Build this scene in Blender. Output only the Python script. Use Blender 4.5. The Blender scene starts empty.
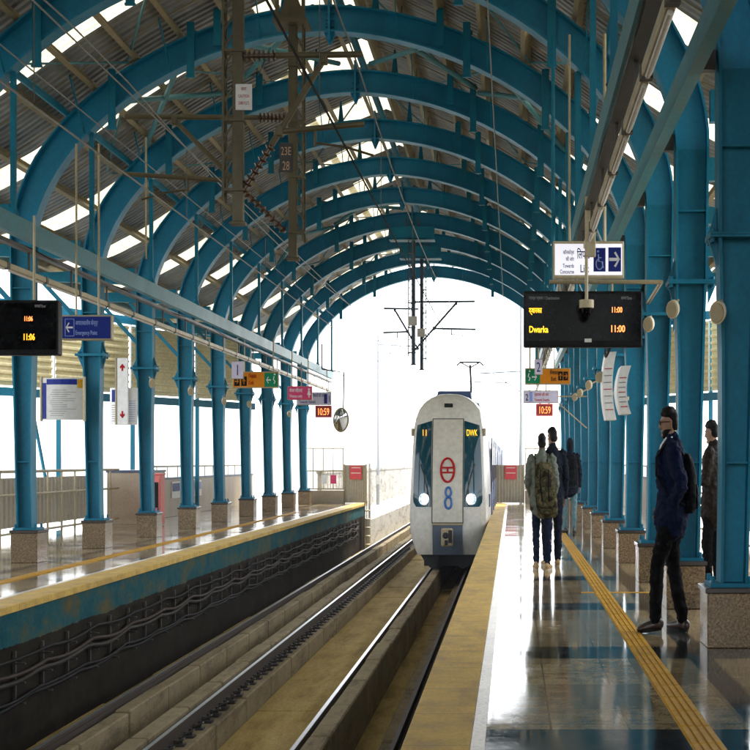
import bpy, bmesh, math, random
import numpy as np
from mathutils import Vector, Matrix
random.seed(7)
S = bpy.context.scene
COL = S.collection
R = math.radians

# ---------------------------------------------------------------- camera, sky, sun, exposure
F, HX, HY, EYE = 1500.0, 512.0, 461.0, 1.37          # focal length in photo pixels, vanishing point, eye height
cam = bpy.data.objects.new('camera', bpy.data.cameras.new('camera'))
COL.objects.link(cam)
cam.location = (0, 0, EYE)
cam.rotation_euler = (R(90), 0, 0)
cam.data.sensor_width = 36
cam.data.lens = 36 * F / 750
cam.data.shift_x = (375 - HX) / 750
cam.data.shift_y = (HY - 375) / 750
cam.data.clip_start = 0.05
cam.data.clip_end = 6000
S.camera = cam

SUN_EL, SUN_AZ = 52.0, 28.0                           # degrees; azimuth measured from the track direction (+Y) towards +X
w = bpy.data.worlds.new('World'); S.world = w; w.use_nodes = True
nt = w.node_tree; nt.nodes.clear()
sky = nt.nodes.new('ShaderNodeTexSky'); sky.sky_type = 'NISHITA'; sky.sun_disc = False
sky.sun_elevation = R(SUN_EL); sky.sun_rotation = R(SUN_AZ)
sky.dust_density = 1.0; sky.air_density = 1.0
hs = nt.nodes.new('ShaderNodeHueSaturation'); hs.inputs['Saturation'].default_value = 0.22
bg = nt.nodes.new('ShaderNodeBackground'); bg.inputs['Strength'].default_value = 0.15
wo = nt.nodes.new('ShaderNodeOutputWorld')
nt.links.new(sky.outputs[0], hs.inputs['Color']); nt.links.new(hs.outputs[0], bg.inputs[0]); nt.links.new(bg.outputs[0], wo.inputs[0])
sun = bpy.data.objects.new('sun', bpy.data.lights.new('sun', 'SUN'))
COL.objects.link(sun)
sun.data.energy = 1.5; sun.data.angle = R(12); sun.data.color = (1, .95, .86)
_d = Vector((math.sin(R(SUN_AZ)) * math.cos(R(SUN_EL)), math.cos(R(SUN_AZ)) * math.cos(R(SUN_EL)), math.sin(R(SUN_EL))))
sun.rotation_euler = _d.to_track_quat('Z', 'Y').to_euler()
sun.location = (20, 30, 40)
S.view_settings.view_transform = 'Standard'
S.view_settings.look = 'None'
S.view_settings.exposure = 2.3
S.view_settings.gamma = 1.0
S.view_settings.use_curve_mapping = False
S.render.engine = 'CYCLES'
S.cycles.use_denoising = True
S.cycles.max_bounces = 10
S.cycles.diffuse_bounces = 5
S.cycles.glossy_bounces = 4
S.cycles.transmission_bounces = 4
S.cycles.transparent_max_bounces = 8
S.cycles.sample_clamp_indirect = 12
S.cycles.caustics_reflective = False
S.cycles.caustics_refractive = False

# ---------------------------------------------------------------- mesh helpers
def at(px, py, y):
    """survey: photo pixel at distance y -> world point"""
    return Vector(((px - HX) * y / F, y, EYE - (py - HY) * y / F))

def origin(o):
    v = Vector((0, 0, 0))
    while o is not None:
        v = v + Vector(o.location); o = o.parent
    return v

class MB:
    def __init__(s):
        s.v = []; s.f = []; s.m = []; s.cur = 0
    def add(s, vs, fs):
        b = len(s.v); s.v += [Vector(p) for p in vs]
        s.f += [tuple(b + i for i in f) for f in fs]; s.m += [s.cur] * len(fs)
        return s
    def box(s, x0, x1, y0, y1, z0, z1):
        vs = [(x0, y0, z0), (x1, y0, z0), (x1, y1, z0), (x0, y1, z0), (x0, y0, z1), (x1, y0, z1), (x1, y1, z1), (x0, y1, z1)]
        return s.add(vs, [(3, 2, 1, 0), (4, 5, 6, 7), (0, 1, 5, 4), (1, 2, 6, 5), (2, 3, 7, 6), (3, 0, 4, 7)])
    def bar(s, p0, p1, w, h, up=(0, 0, 1)):
        """box section w x h between two points"""
        p0, p1 = Vector(p0), Vector(p1); d = (p1 - p0).normalized(); up = Vector(up)
        a = d.cross(up)
        if a.length < 1e-4: a = d.cross(Vector((1, 0, 0)))
        a.normalize(); b = a.cross(d).normalized()
        q = [(-.5, -.5), (.5, -.5), (.5, .5), (-.5, .5)]
        vs = [p0 + a * (i * w) + b * (j * h) for i, j in q] + [p1 + a * (i * w) + b * (j * h) for i, j in q]
        return s.add(vs, [(3, 2, 1, 0), (4, 5, 6, 7), (0, 1, 5, 4), (1, 2, 6, 5), (2, 3, 7, 6), (3, 0, 4, 7)])
    def tube(s, pts, r, n=10, cap=True, sx=1.0):
        """round tube along points; r a number or one per point"""
        pts = [Vector(p) for p in pts]; rs = r if isinstance(r, (list, tuple)) else [r] * len(pts)
        rings = []; prev = None
        for i, p in enumerate(pts):
            d = (pts[min(i + 1, len(pts) - 1)] - pts[max(i - 1, 0)]).normalized()
            if prev is None:
                a = d.cross(Vector((0, 0, 1)))
                if a.length < 1e-3: a = d.cross(Vector((0, 1, 0)))
            else:
                a = prev - d * prev.dot(d)
            a.normalize(); prev = a; b = d.cross(a)
            rings.append([p + (a * math.cos(t) + b * math.sin(t)) * rs[i] for t in [2 * math.pi * k / n for k in range(n)]])
        return s.loft(rings, cap)
    def loft(s, rings, cap=True, closed=True):
        n = len(rings[0]); vs = [p for r_ in rings for p in r_]; fs = []
        for i in range(len(rings) - 1):
            for k in range(n if closed else n - 1):
                a, b = i * n + k, i * n + (k + 1) % n
                fs.append((a, b, b + n, a + n))
        if cap and closed:
            fs.append(tuple(range(n - 1, -1, -1))); fs.append(tuple((len(rings) - 1) * n + k for k in range(n)))
        return s.add(vs, fs)
    def prism(s, poly, axis, t0, t1):
        """2D polygon extruded along an axis ('x': poly is y,z; 'y': x,z; 'z': x,y)"""
        def mk(a, b, t): return {'x': (t, a, b), 'y': (a, t, b), 'z': (a, b, t)}[axis]
        return s.loft([[mk(a, b, t0) for a, b in poly], [mk(a, b, t1) for a, b in poly]])
    def disc(s, c, axis, r0, r1, t, n=24):
        """short cylinder centred at c along axis"""
        c = Vector(c); d = Vector(axis).normalized()
        return s.tube([c - d * t / 2, c + d * t / 2], [r0, r1], n)
    def build(s, name, mat=None, parent=None, smooth=False, bevel=0, seg=1, xf=None):
        vs = [xf @ p for p in s.v] if xf is not None else s.v
        if parent is not None: o0 = origin(parent)
        else:
            a = np.array([tuple(p) for p in vs]); o0 = Vector(((a[:, 0].min() + a[:, 0].max()) / 2, (a[:, 1].min() + a[:, 1].max()) / 2, a[:, 2].min()))
        me = bpy.data.meshes.new(name)
        me.from_pydata([tuple(p - o0) for p in vs], [], s.f)
        mats = mat if isinstance(mat, (list, tuple)) else [mat]
        for m_ in mats: me.materials.append(m_)
        if len(mats) > 1: me.polygons.foreach_set('material_index', s.m)
        bm = bmesh.new(); bm.from_mesh(me)
        bmesh.ops.recalc_face_normals(bm, faces=bm.faces)
        if bevel:
            ed = [e for e in bm.edges if len(e.link_faces) == 2 and e.calc_face_angle(0) > .6]
            bmesh.ops.bevel(bm, geom=ed, offset=bevel, segments=seg, affect='EDGES', clamp_overlap=True)
        bm.to_mesh(me); bm.free()
        if smooth:
            for p in me.polygons: p.use_smooth = True
            try: me.set_sharp_from_angle(angle=R(40))
            except Exception: pass
        o = bpy.data.objects.new(name, me); COL.objects.link(o)
        o.parent = parent
        if parent is None: o.location = o0
        return o

def tag(o, label=None, cat=None, group=None, kind=None):
    if label: o['label'] = label
    if cat: o['category'] = cat
    if group: o['group'] = group
    if kind: o['kind'] = kind
    return o

def thing(name, label, cat, loc=(0, 0, 0), group=None):
    o = bpy.data.objects.new(name, None); COL.objects.link(o)
    o.location = loc; o.empty_display_size = .2
    return tag(o, label, cat, group)

KIDS = {}
def copy_tree(o, parent=None):
    c = o.copy(); COL.objects.link(c); c.parent = parent
    for ch in [k for k in COL.objects if k.parent == o]: copy_tree(ch, c)
    return c

def text_part(txt, x, y, z, size, mat, parent, name='lettering', align='CENTER', sx=.62, depth=.003, rot=None, bold=.0):
    """flat raised lettering facing the camera side (-Y) with its baseline at x,y,z"""
    cu = bpy.data.curves.new('lettering', 'FONT'); cu.body = txt; cu.size = size; cu.align_x = align; cu.extrude = depth / 2
    cu.resolution_u = 3; cu.offset = bold * size
    tmp = bpy.data.objects.new('lettering_source', cu); COL.objects.link(tmp)
    dg = bpy.context.evaluated_depsgraph_get(); dg.update()
    me = bpy.data.meshes.new_from_object(tmp.evaluated_get(dg))
    bpy.data.objects.remove(tmp); bpy.data.curves.remove(cu)
    M = rot if rot is not None else Matrix(((sx, 0, 0, 0), (0, 0, -1, 0), (0, 1, 0, 0), (0, 0, 0, 1)))
    o0 = origin(parent)
    me.transform(Matrix.Translation(Vector((x, y, z)) - o0) @ M)
    me.materials.clear(); me.materials.append(mat); me.name = name
    o = bpy.data.objects.new(name, me); COL.objects.link(o); o.parent = parent
    return o

# ---------------------------------------------------------------- materials
MATS = {}
def nodes_of(name):
    m = bpy.data.materials.new(name); m.use_nodes = True
    t = m.node_tree; b = t.nodes['Principled BSDF']
    return m, t, b
def N(t, kind, **kw):
    n = t.nodes.new(kind)
    for k, v in kw.items():
        if k in n.inputs.keys(): n.inputs[k].default_value = v
        else: setattr(n, k, v)
    return n
def ramp(t, src, stops):
    r_ = t.nodes.new('ShaderNodeValToRGB'); e = r_.color_ramp.elements
    while len(e) < len(stops): e.new(.5)
    for i, (p, c) in enumerate(stops):
        e[i].position = p; e[i].color = (*c, 1) if len(c) == 3 else c
    t.links.new(src, r_.inputs[0]); return r_.outputs[0]
def mix(t, fac, a, b, mode='MIX'):
    n = t.nodes.new('ShaderNodeMix'); n.data_type = 'RGBA'; n.blend_type = mode
    for s_, v in ((0, fac), (6, a), (7, b)):
        if hasattr(v, 'links') or hasattr(v, 'is_linked'): t.links.new(v, n.inputs[s_])
        else: n.inputs[s_].default_value = v if s_ == 0 else ((*v, 1) if len(v) == 3 else v)
    return n.outputs[2]
def math_(t, op, a, b=0.0, c=None):
    n = t.nodes.new('ShaderNodeMath'); n.operation = op
    for i, v in enumerate((a, b) if c is None else (a, b, c)):
        if hasattr(v, 'is_linked'): t.links.new(v, n.inputs[i])
        else: n.inputs[i].default_value = v
    return n.outputs[0]
def world_pos(t):
    return t.nodes.new('ShaderNodeNewGeometry').outputs['Position']
def noise(t, vec, scale, detail=4, rough=.55, stretch=None):
    if stretch:
        mp = t.nodes.new('ShaderNodeMapping'); mp.inputs['Scale'].default_value = stretch
        t.links.new(vec, mp.inputs['Vector']); vec = mp.outputs[0]
    n = t.nodes.new('ShaderNodeTexNoise'); n.inputs['Scale'].default_value = scale
    n.inputs['Detail'].default_value = detail; n.inputs['Roughness'].default_value = rough
    t.links.new(vec, n.inputs['Vector']); return n.outputs['Fac']
def bump(t, b, h, strength=.3, dist=.01):
    n = t.nodes.new('ShaderNodeBump'); n.inputs['Strength'].default_value = strength; n.inputs['Distance'].default_value = dist
    t.links.new(h, n.inputs['Height']); t.links.new(n.outputs[0], b.inputs['Normal'])

def paint(name, col, rough=.5, dirt=.25, dirtcol=(.12, .10, .07), metal=0., scale=2.5, streak=True, spec=.5, coat=0, rust=0):
    m, t, b = nodes_of(name); p = world_pos(t)
    n1 = noise(t, p, scale, 6, .65, (1, 1, .35) if streak else None)
    n2 = noise(t, p, scale * 9, 3)
    f = ramp(t, n1, [(.42, (0, 0, 0)), (.75, (dirt,) * 3)])
    c = mix(t, f, col, dirtcol)
    v = ramp(t, n2, [(.3, (.86,) * 3), (.7, (1.08,) * 3)])
    c = mix(t, 1., c, v, 'MULTIPLY')
    t.links.new(c, b.inputs['Base Color'])
    if rust:
        n4 = noise(t, p, 3.2, 8, .8, (1.6, 1.6, .45)); c = mix(t, ramp(t, n4, [(.575, (0,) * 3), (.68, (rust,) * 3)]), c, (.13, .060, .022))
        n5 = noise(t, p, 11, 5, .75); c = mix(t, ramp(t, n5, [(.64, (0,) * 3), (.70, (rust * .6,) * 3)]), c, tuple(min(1, x * 2.2 + .03) for x in col))
    rr = math_(t, 'MULTIPLY_ADD', n1, .25, rough - .12); t.links.new(rr, b.inputs['Roughness'])
    b.inputs['Metallic'].default_value = metal; b.inputs['Specular IOR Level'].default_value = spec
    b.inputs['Coat Weight'].default_value = coat
    if rough > .8:
        n6 = noise(t, p, 26, 8, .8); c = mix(t, ramp(t, n6, [(.52, (0,) * 3), (.66, (.6,) * 3)]), c, tuple(x * .4 for x in col))
        n7 = noise(t, p, 1.1, 8, .85, (3, .5, 3)); c = mix(t, ramp(t, n7, [(.50, (0,) * 3), (.64, (.75,) * 3)]), c, (.08, .065, .042))
        t.links.new(c, b.inputs['Base Color']); bump(t, b, math_(t, 'ADD', n6, math_(t, 'MULTIPLY', n1, .6)), .5, .012); b.inputs['Specular IOR Level'].default_value = .15
    MATS[name] = m; return m
def plain(name, col, rough=.5, metal=0., spec=.5):
    m, t, b = nodes_of(name); p = world_pos(t)
    v = ramp(t, noise(t, p, 14, 3), [(.3, (.9,) * 3), (.7, (1.05,) * 3)])
    t.links.new(mix(t, 1., col, v, 'MULTIPLY'), b.inputs['Base Color'])
    b.inputs['Roughness'].default_value = rough; b.inputs['Metallic'].default_value = metal; b.inputs['Specular IOR Level'].default_value = spec
    MATS[name] = m; return m
def emit(name, col, strength, base=(.02, .02, .02)):
    m, t, b = nodes_of(name)
    b.inputs['Base Color'].default_value = (*base, 1); b.inputs['Emission Color'].default_value = (*col, 1)
    b.inputs['Emission Strength'].default_value = strength; MATS[name] = m; return m
def cloth(name, col, col2=None, scale=30, rough=.9, camo=None):
    m, t, b = nodes_of(name); tc = t.nodes.new('ShaderNodeTexCoord').outputs['Object']
    n1 = noise(t, tc, scale, 4)
    if camo:
        n0 = noise(t, tc, 13, 2, .4)
        c = ramp(t, n0, [(0, camo[0]), (.43, camo[1]), (.52, camo[2]), (.6, camo[3])])
        c.node.color_ramp.interpolation = 'CONSTANT'
    else:
        c = ramp(t, n1, [(.3, col), (.75, col2 or tuple(x * 1.5 for x in col))])
    t.links.new(c, b.inputs['Base Color']); b.inputs['Roughness'].default_value = rough
    b.inputs['Specular IOR Level'].default_value = .06
    bump(t, b, math_(t, 'ADD', noise(t, tc, 7, 3), math_(t, 'MULTIPLY', n1, .15)), .7, .03)
    MATS[name] = m; return m

teal = paint('teal_paint', (.004, .185, .305), .5, .5, (.006, .06, .085), spec=.2, rust=.55)
teal_rib = paint('blue_teal_rib_paint', (.005, .225, .405), .45, .45, (.006, .09, .14), spec=.3, rust=.55)
teal_light = paint('teal_paint_weathered', (.06, .25, .31), .5, .55, (.17, .23, .22))
galv = paint('galvanised_steel', (.40, .33, .20), .5, .4, (.2, .16, .09), .25)
cream_steel = paint('cream_steel', (.55, .47, .30), .5, .4, (.22, .16, .08))
ohe = paint('weathered_mast_steel', (.12, .10, .052), .55, .5, (.05, .038, .02), .2)
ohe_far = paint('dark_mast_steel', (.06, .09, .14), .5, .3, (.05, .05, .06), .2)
darksteel = paint('dark_steel', (.045, .042, .04), .5, .3, (.09, .06, .03), .3)
railtop = plain('polished_rail_head', (.55, .55, .60), .32, 1.0)
railside = paint('rusty_web_and_plinth_shade', (.055, .04, .03), .75, .5, (.10, .055, .03), .2)
concrete = paint('trackbed_concrete', (.34, .27, .16), .85, .55, (.14, .11, .065), scale=1.6)
concrete_pale = paint('pale_concrete', (.50, .48, .44), .85, .35, (.3, .28, .24), scale=.6)
white_paint = paint('white_paint', (.72, .71, .68), .45, .2, (.4, .36, .28))
white_sign = plain('white_sign_face', (.84, .84, .84), .4, 0, .2)
lilac_sign = plain('lilac_sign_face', (.66, .62, .80), .4, 0, .2)
lit_sign = emit('backlit_white_sign', (.92, .90, 1.0), .15, (.75, .75, .8))
blue_sign = plain('blue_sign_face', (.006, .022, .22), .4, 0, .15)
blue_ink = plain('blue_sign_ink', (.004, .012, .13), .6, 0, .08)
pale_ink = plain('pale_blue_sign_ink', (.25, .35, .72), .5)
white_ink = plain('white_sign_ink', (.8, .8, .8), .5)
red_ink = plain('red_sign_ink', (.42, .008, .012), .5, 0, .1)
black_ink = plain('black_sign_ink', (.006, .006, .006), .6, 0, .08)
orange_sign = plain('orange_sign_face', (.72, .25, .01), .5, 0, .1)
green_sign = plain('green_sign_face', (.0, .24, .11), .5, 0, .1)
pink_sign = plain('pink_sign_face', (.72, .07, .20), .5, 0, .1)
red_sign = plain('red_sign_face', (.75, .10, .11), .5, 0, .1)
black_plastic = plain('black_plastic', (.004, .004, .0045), .5, 0, .12)
black_gloss = plain('black_screen_glass', (.0015, .0015, .002), .15, 0, .06)
amber = emit('amber_display_dots', (1, .36, .012), .62)
yellow_led = emit('yellow_display_dots', (1, .50, .012), .55)
red_led = emit('red_display_dots', (1, .06, .03), .6)
orange_led = emit('orange_white_display_dots', (1, .22, .05), .75)
dim_print = plain('grey_display_print', (.20, .20, .21), .6)
brown_clad = paint('brown_granite_wall', (.37, .29, .20), .4, .3, (.22, .17, .11), streak=False)
navy_strip = plain('navy_wall_coping', (.03, .06, .12), .4)
red_metal = paint('faded_red_metal', (.78, .17, .15), .45, .3, (.5, .25, .2))
glass_dark = plain('dark_glass', (.01, .012, .014), .06)
mirror_mat = plain('mirror_glass', (.8, .8, .8), .04, 1.0)
skin_m = plain('skin', (.30, .16, .10), .55)
hair_m = plain('black_hair', (.0035, .003, .003), .6, 0, .15)
porcelain = plain('brown_porcelain', (.10, .055, .03), .25)
horn = plain('cream_speaker_plastic', (.58, .50, .33), .45)
horn_face = plain('speaker_grille', (.42, .35, .22), .7)
cable_m = plain('black_cable', (.008, .008, .008), .7, 0, .1)
wire_m = plain('grey_wire', (.16, .15, .13), .45, .5)

def granite(name, cols, scale=90, rough=.25):
    m, t, b = nodes_of(name); p = world_pos(t)
    v = t.nodes.new('ShaderNodeTexVoronoi'); v.inputs['Scale'].default_value = scale; t.links.new(p, v.inputs['Vector'])
    n1 = noise(t, p, scale * .6, 4, .7)
    c = ramp(t, n1, [(.34, cols[0]), (.5, cols[1]), (.68, cols[2])])
    d = ramp(t, v.outputs['Distance'], [(.1, (.55,) * 3), (.45, (1.1,) * 3)])
    c = mix(t, 1., c, d, 'MULTIPLY')
    big = ramp(t, noise(t, p, 1.7, 3), [(.3, (.75,) * 3), (.7, (1.1,) * 3)])
    t.links.new(mix(t, 1., c, big, 'MULTIPLY'), b.inputs['Base Color'])
    b.inputs['Roughness'].default_value = rough; MATS[name] = m; return m
base_granite = granite('speckled_base_granite', ((.05, .03, .018), (.19, .125, .06), (.36, .26, .145)))
base_top = plain('dark_granite_cap', (.035, .03, .028), .2)

def platform_floor():
    """polished granite slabs, dark cross bands every bay, one dark lengthwise strip, thin joints, scuffs"""
    m, t, b = nodes_of('polished_platform_granite'); p = world_pos(t)
    sx = t.nodes.new('ShaderNodeSeparateXYZ'); t.links.new(p, sx.inputs[0]); X, Y = sx.outputs[0], sx.outputs[1]
    n1 = noise(t, p, 7, 8, .7); n2 = noise(t, p, 60, 4, .7); n3 = noise(t, p, 1.1, 4, .6)
    c = ramp(t, n1, [(.28, (.16, .118, .06)), (.48, (.33, .25, .135)), (.70, (.47, .37, .22))])
    c = mix(t, 1., c, ramp(t, n2, [(.3, (.7,) * 3), (.7, (1.25,) * 3)]), 'MULTIPLY')
    # slab to slab tone
    cx = math_(t, 'FLOOR', math_(t, 'DIVIDE', X, .40)); cy = math_(t, 'FLOOR', math_(t, 'DIVIDE', Y, .92))
    wn = t.nodes.new('ShaderNodeTexWhiteNoise'); wn.noise_dimensions = '2D'
    cv = t.nodes.new('ShaderNodeCombineXYZ'); t.links.new(cx, cv.inputs[0]); t.links.new(cy, cv.inputs[1]); t.links.new(cv.outputs[0], wn.inputs['Vector'])
    c = mix(t, 1., c, ramp(t, wn.outputs['Value'], [(0, (.62,) * 3), (1, (1.22,) * 3)]), 'MULTIPLY')
    dark = ramp(t, n1, [(.3, (.007, .011, .012)), (.7, (.026, .036, .036))])
    fy = math_(t, 'FLOORED_MODULO', math_(t, 'SUBTRACT', Y, .2), 3.4)
    band = math_(t, 'LESS_THAN', fy, .66)
    u = math_(t, 'ABSOLUTE', math_(t, 'ADD', X, 2.47))
    strip = math_(t, 'MULTIPLY', math_(t, 'GREATER_THAN', u, 3.70), math_(t, 'LESS_THAN', u, 3.86))
    c = mix(t, math_(t, 'MULTIPLY', math_(t, 'MAXIMUM', band, strip), .96), c, dark)
    jx = math_(t, 'LESS_THAN', math_(t, 'ABSOLUTE', math_(t, 'SUBTRACT', math_(t, 'FLOORED_MODULO', X, .40), .2)), .0055)
    jy = math_(t, 'LESS_THAN', math_(t, 'ABSOLUTE', math_(t, 'SUBTRACT', math_(t, 'FLOORED_MODULO', Y, .92), .46)), .012)
    c = mix(t, math_(t, 'MULTIPLY', math_(t, 'MAXIMUM', jx, jy), .7), c, (.03, .027, .022))
    t.links.new(c, b.inputs['Base Color'])
    rg = ramp(t, n3, [(.35, (.035,) * 3), (.7, (.13,) * 3)])
    scr = ramp(t, noise(t, p, 22, 6, .8), [(.5, (0,) * 3), (.8, (.10,) * 3)])
    t.links.new(math_(t, 'ADD', rg, scr), b.inputs['Roughness'])
    b.inputs['Specular IOR Level'].default_value = .36
    bump(t, b, noise(t, p, 2.2, 2), .03, .02)
    return m
floor_m = platform_floor()

def coping_mat():
    m, t, b = nodes_of('tan_edge_stone'); p = world_pos(t)
    n1 = noise(t, p, 3.0, 6, .7); n2 = noise(t, p, 45, 4, .7)
    c = ramp(t, n1, [(.3, (.46, .29, .065)), (.55, (.70, .46, .105)), (.75, (.76, .56, .19))])
    c = mix(t, 1., c, ramp(t, n2, [(.3, (.75,) * 3), (.72, (1.15,) * 3)]), 'MULTIPLY')
    sx = t.nodes.new('ShaderNodeSeparateXYZ'); t.links.new(p, sx.inputs[0])
    jy = math_(t, 'LESS_THAN', math_(t, 'FLOORED_MODULO', sx.outputs[1], .9), .012)
    c = mix(t, math_(t, 'MULTIPLY', jy, .6), c, (.12, .08, .04))
    n3 = noise(t, p, 1.3, 8, .8, (2.2, .6, 1)); c = mix(t, ramp(t, n3, [(.50, (0,) * 3), (.62, (.55,) * 3)]), c, (.33, .215, .08))
    n4 = noise(t, p, 5.5, 6, .8); c = mix(t, ramp(t, n4, [(.60, (0,) * 3), (.72, (.5,) * 3)]), c, (.60, .50, .30))
    t.links.new(c, b.inputs['Base Color']); 
    t.links.new(math_(t, 'MULTIPLY_ADD', n1, .4, .42), b.inputs['Roughness']); b.inputs['Specular IOR Level'].default_value = .15
    bump(t, b, n2, .25, .004); return m
coping_m = coping_mat()
cream_stone = granite('cream_border_stone', ((.42, .34, .24), (.55, .46, .34), (.62, .54, .42)), 40, .3)
yellow_tile = paint('yellow_tactile_tile', (.56, .30, .015), .6, .5, (.30, .16, .02), streak=False, scale=3, spec=.12)

def sandy():
    m, t, b = nodes_of('sandy_track_slab'); p = world_pos(t)
    n1 = noise(t, p, 1.5, 7, .7, (2.5, .5, 1)); n2 = noise(t, p, 40, 5, .7)
    c = ramp(t, n1, [(.3, (.27, .185, .055)), (.5, (.48, .345, .115)), (.72, (.60, .45, .18))])
    c = mix(t, 1., c, ramp(t, n2, [(.3, (.6,) * 3), (.7, (1.2,) * 3)]), 'MULTIPLY')
    n3 = noise(t, p, .8, 9, .8, (2.5, .7, 1)); c = mix(t, ramp(t, n3, [(.54, (0,) * 3), (.70, (.5,) * 3)]), c, (.13, .095, .04))
    t.links.new(c, b.inputs['Base Color']); b.inputs['Roughness'].default_value = .9; b.inputs['Specular IOR Level'].default_value = .15
    bump(t, b, n2, .5, .012); return m
sandy_m = sandy()

def edge_wall_mat():
    """platform face: flaking teal paint band above grimy concrete panels"""
    m, t, b = nodes_of('platform_face'); p = world_pos(t)
    sx = t.nodes.new('ShaderNodeSeparateXYZ'); t.links.new(p, sx.inputs[0]); Y, Z = sx.outputs[1], sx.outputs[2]
    n1 = noise(t, p, 1.6, 7, .75, (1, 1, 1.5)); n2 = noise(t, p, 20, 5, .7)
    blue = ramp(t, n1, [(.30, (.005, .062, .092)), (.48, (.016, .095, .112)), (.56, (.065, .095, .075)), (.68, (.13, .10, .04))])
    grime = ramp(t, n1, [(.3, (.008, .0065, .005)), (.7, (.036, .029, .02))])
    jy = math_(t, 'LESS_THAN', math_(t, 'FLOORED_MODULO', Y, 1.1), .035)
    grime = mix(t, jy, grime, (.02, .018, .015))
    e = math_(t, 'GREATER_THAN', math_(t, 'ADD', Z, math_(t, 'MULTIPLY', n1, .12)), -.34)
    c = mix(t, e, grime, blue)
    c = mix(t, 1., c, ramp(t, n2, [(.3, (.8,) * 3), (.7, (1.1,) * 3)]), 'MULTIPLY')
    t.links.new(c, b.inputs['Base Color']); b.inputs['Roughness'].default_value = .85; b.inputs['Specular IOR Level'].default_value = .05
    bump(t, b, n2, .3, .006); return m
edge_wall_m = edge_wall_mat()

def sheet_mat():
    m, t, b = nodes_of('corrugated_roof_steel'); p = world_pos(t)
    n1 = noise(t, p, 1.2, 6, .7, (.5, 2.5, .5)); n2 = noise(t, p, 8, 4)
    c = ramp(t, n1, [(.3, (.23, .24, .255)), (.55, (.41, .425, .44)), (.75, (.26, .235, .21))])
    c = mix(t, 1., c, ramp(t, n2, [(.3, (.85,) * 3), (.7, (1.1,) * 3)]), 'MULTIPLY')
    t.links.new(c, b.inputs['Base Color']); b.inputs['Roughness'].default_value = .5; b.inputs['Metallic'].default_value = .25
    return m
sheet_m = sheet_mat()
def skylight_mat():
    m, t, b = nodes_of('translucent_roof_panel'); p = world_pos(t)
    n1 = noise(t, p, 2.5, 5, .7, (1, 3, 1))
    c = ramp(t, n1, [(.3, (.38, .33, .21)), (.65, (.62, .58, .45))])
    tr = t.nodes.new('ShaderNodeBsdfTranslucent'); t.links.new(c, tr.inputs[0])
    di = t.nodes.new('ShaderNodeBsdfDiffuse'); t.links.new(c, di.inputs[0])
    mx = t.nodes.new('ShaderNodeMixShader'); mx.inputs[0].default_value = .22
    t.links.new(tr.outputs[0], mx.inputs[1]); t.links.new(di.outputs[0], mx.inputs[2])
    t.links.new(mx.outputs[0], t.nodes['Material Output'].inputs[0]); return m
skylight_m = skylight_mat()
ribbed_m = paint('grey_ribbed_panel', (.46, .42, .34), .5, .3, (.28, .24, .17), scale=1.2)
siding_m = paint('cream_siding', (.86, .74, .42), .5, .3, (.42, .33, .16), streak=False, scale=1.2)
#STRUCT
# ---------------------------------------------------------------- ground, platforms, track bed
C0 = -2.47                                             # centre line between the two platforms
BAY, Y0, NB = 3.4, 9.9, 12
YK = [11.2, 14.1, 17.15, 20.35, 23.7, 27.1, 30.45, 33.8, 37.2, 40.6, 44.0, 47.4]                 # arch frames
YS, YE = -14.0, 48.6                                    # platforms
NEAR, FAR = -1.0, 49.2                                  # roof

m_ground, t, b = nodes_of('hazy_ground'); p = world_pos(t)
t.links.new(ramp(t, noise(t, p, .02, 6), [(.3, (.30, .30, .27)), (.7, (.46, .45, .41))]), b.inputs['Base Color']); b.inputs['Roughness'].default_value = 1
mb = MB().box(-3000, 3000, -600, 5000, -9.6, -9.5); tag(mb.build('ground', m_ground), kind='structure')

mb = MB()
for sgn, xe, xo in ((1, -.53, 6.6), (-1, -4.73, -8.95)):
    lo, hi = sorted((xe + sgn * .40, xo))
    mb.box(lo, hi, YS, YE, -.35, 0)
tag(mb.build('platform_floor', floor_m), kind='structure')
for sgn, xe in ((1, -.53), (-1, -4.73)):
    m_ = MB(); a, bb = sorted((xe, xe + sgn * .33)); m_.box(a, bb, YS, YE, -.07, .004)
    tag(m_.build('platform_edge_coping', coping_m, bevel=.006), kind='structure')
    m_ = MB(); a, bb = sorted((xe + sgn * .331, xe + sgn * .399)); m_.box(a, bb, YS, YE, -.2, .002)
    tag(m_.build('platform_border_strip', cream_stone), kind='structure')
    m_ = MB(); a, bb = sorted((xe + sgn * .05, xe + sgn * .39)); m_.box(a, bb, YS, YE, -1.62, -.071)
    tag(m_.build('platform_side_wall', edge_wall_m), kind='structure')
    # ribbed tactile guide path
    m_ = MB(); xc = .94 if sgn > 0 else C0 * 2 - .94 + .12
    y_end = 28.5 if sgn > 0 else 40
    m_.box(xc - .08, xc + .08, 3.0, y_end, 0, .004)
    for q in (-.06, -.02, .02, .06):
        yy = 3.0
        while yy < y_end - .05:
            m_.box(xc + q - .012, xc + q + .012, yy + .012, min(yy + .455, y_end), .004, .011); yy += .47
    if sgn > 0:
        m_.box(xc - .22, xc - .081, 15.58, 15.68, 0, .003); m_.box(xc + .081, xc + .50, 15.58, 15.68, 0, .003)
    tag(m_.build('tactile_path', yellow_tile), kind='structure')

mb = MB()
mb.box(-4.80, -.45, YS, 140, -1.75, -1.60)
tag(mb.build('track_bed', sandy_m), kind='structure')
# slab steps of the track floor (each pour a little different in height)
mb = MB(); rnd = random.Random(3); yy = YS
while yy < 120:
    L = 2.4
    for x0, x1, z in ((-2.93, -1.99, -1.50), (-1.595, -1.305, -1.555), (-3.795, -3.385, -1.555), (-4.70, -4.17, -1.42)):
        mb.box(x0, x1, yy + .006, yy + L - .006, -1.598, z + rnd.uniform(-.012, .012))
    yy += L
tag(mb.build('track_floor', sandy_m, bevel=.008), kind='structure')
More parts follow.
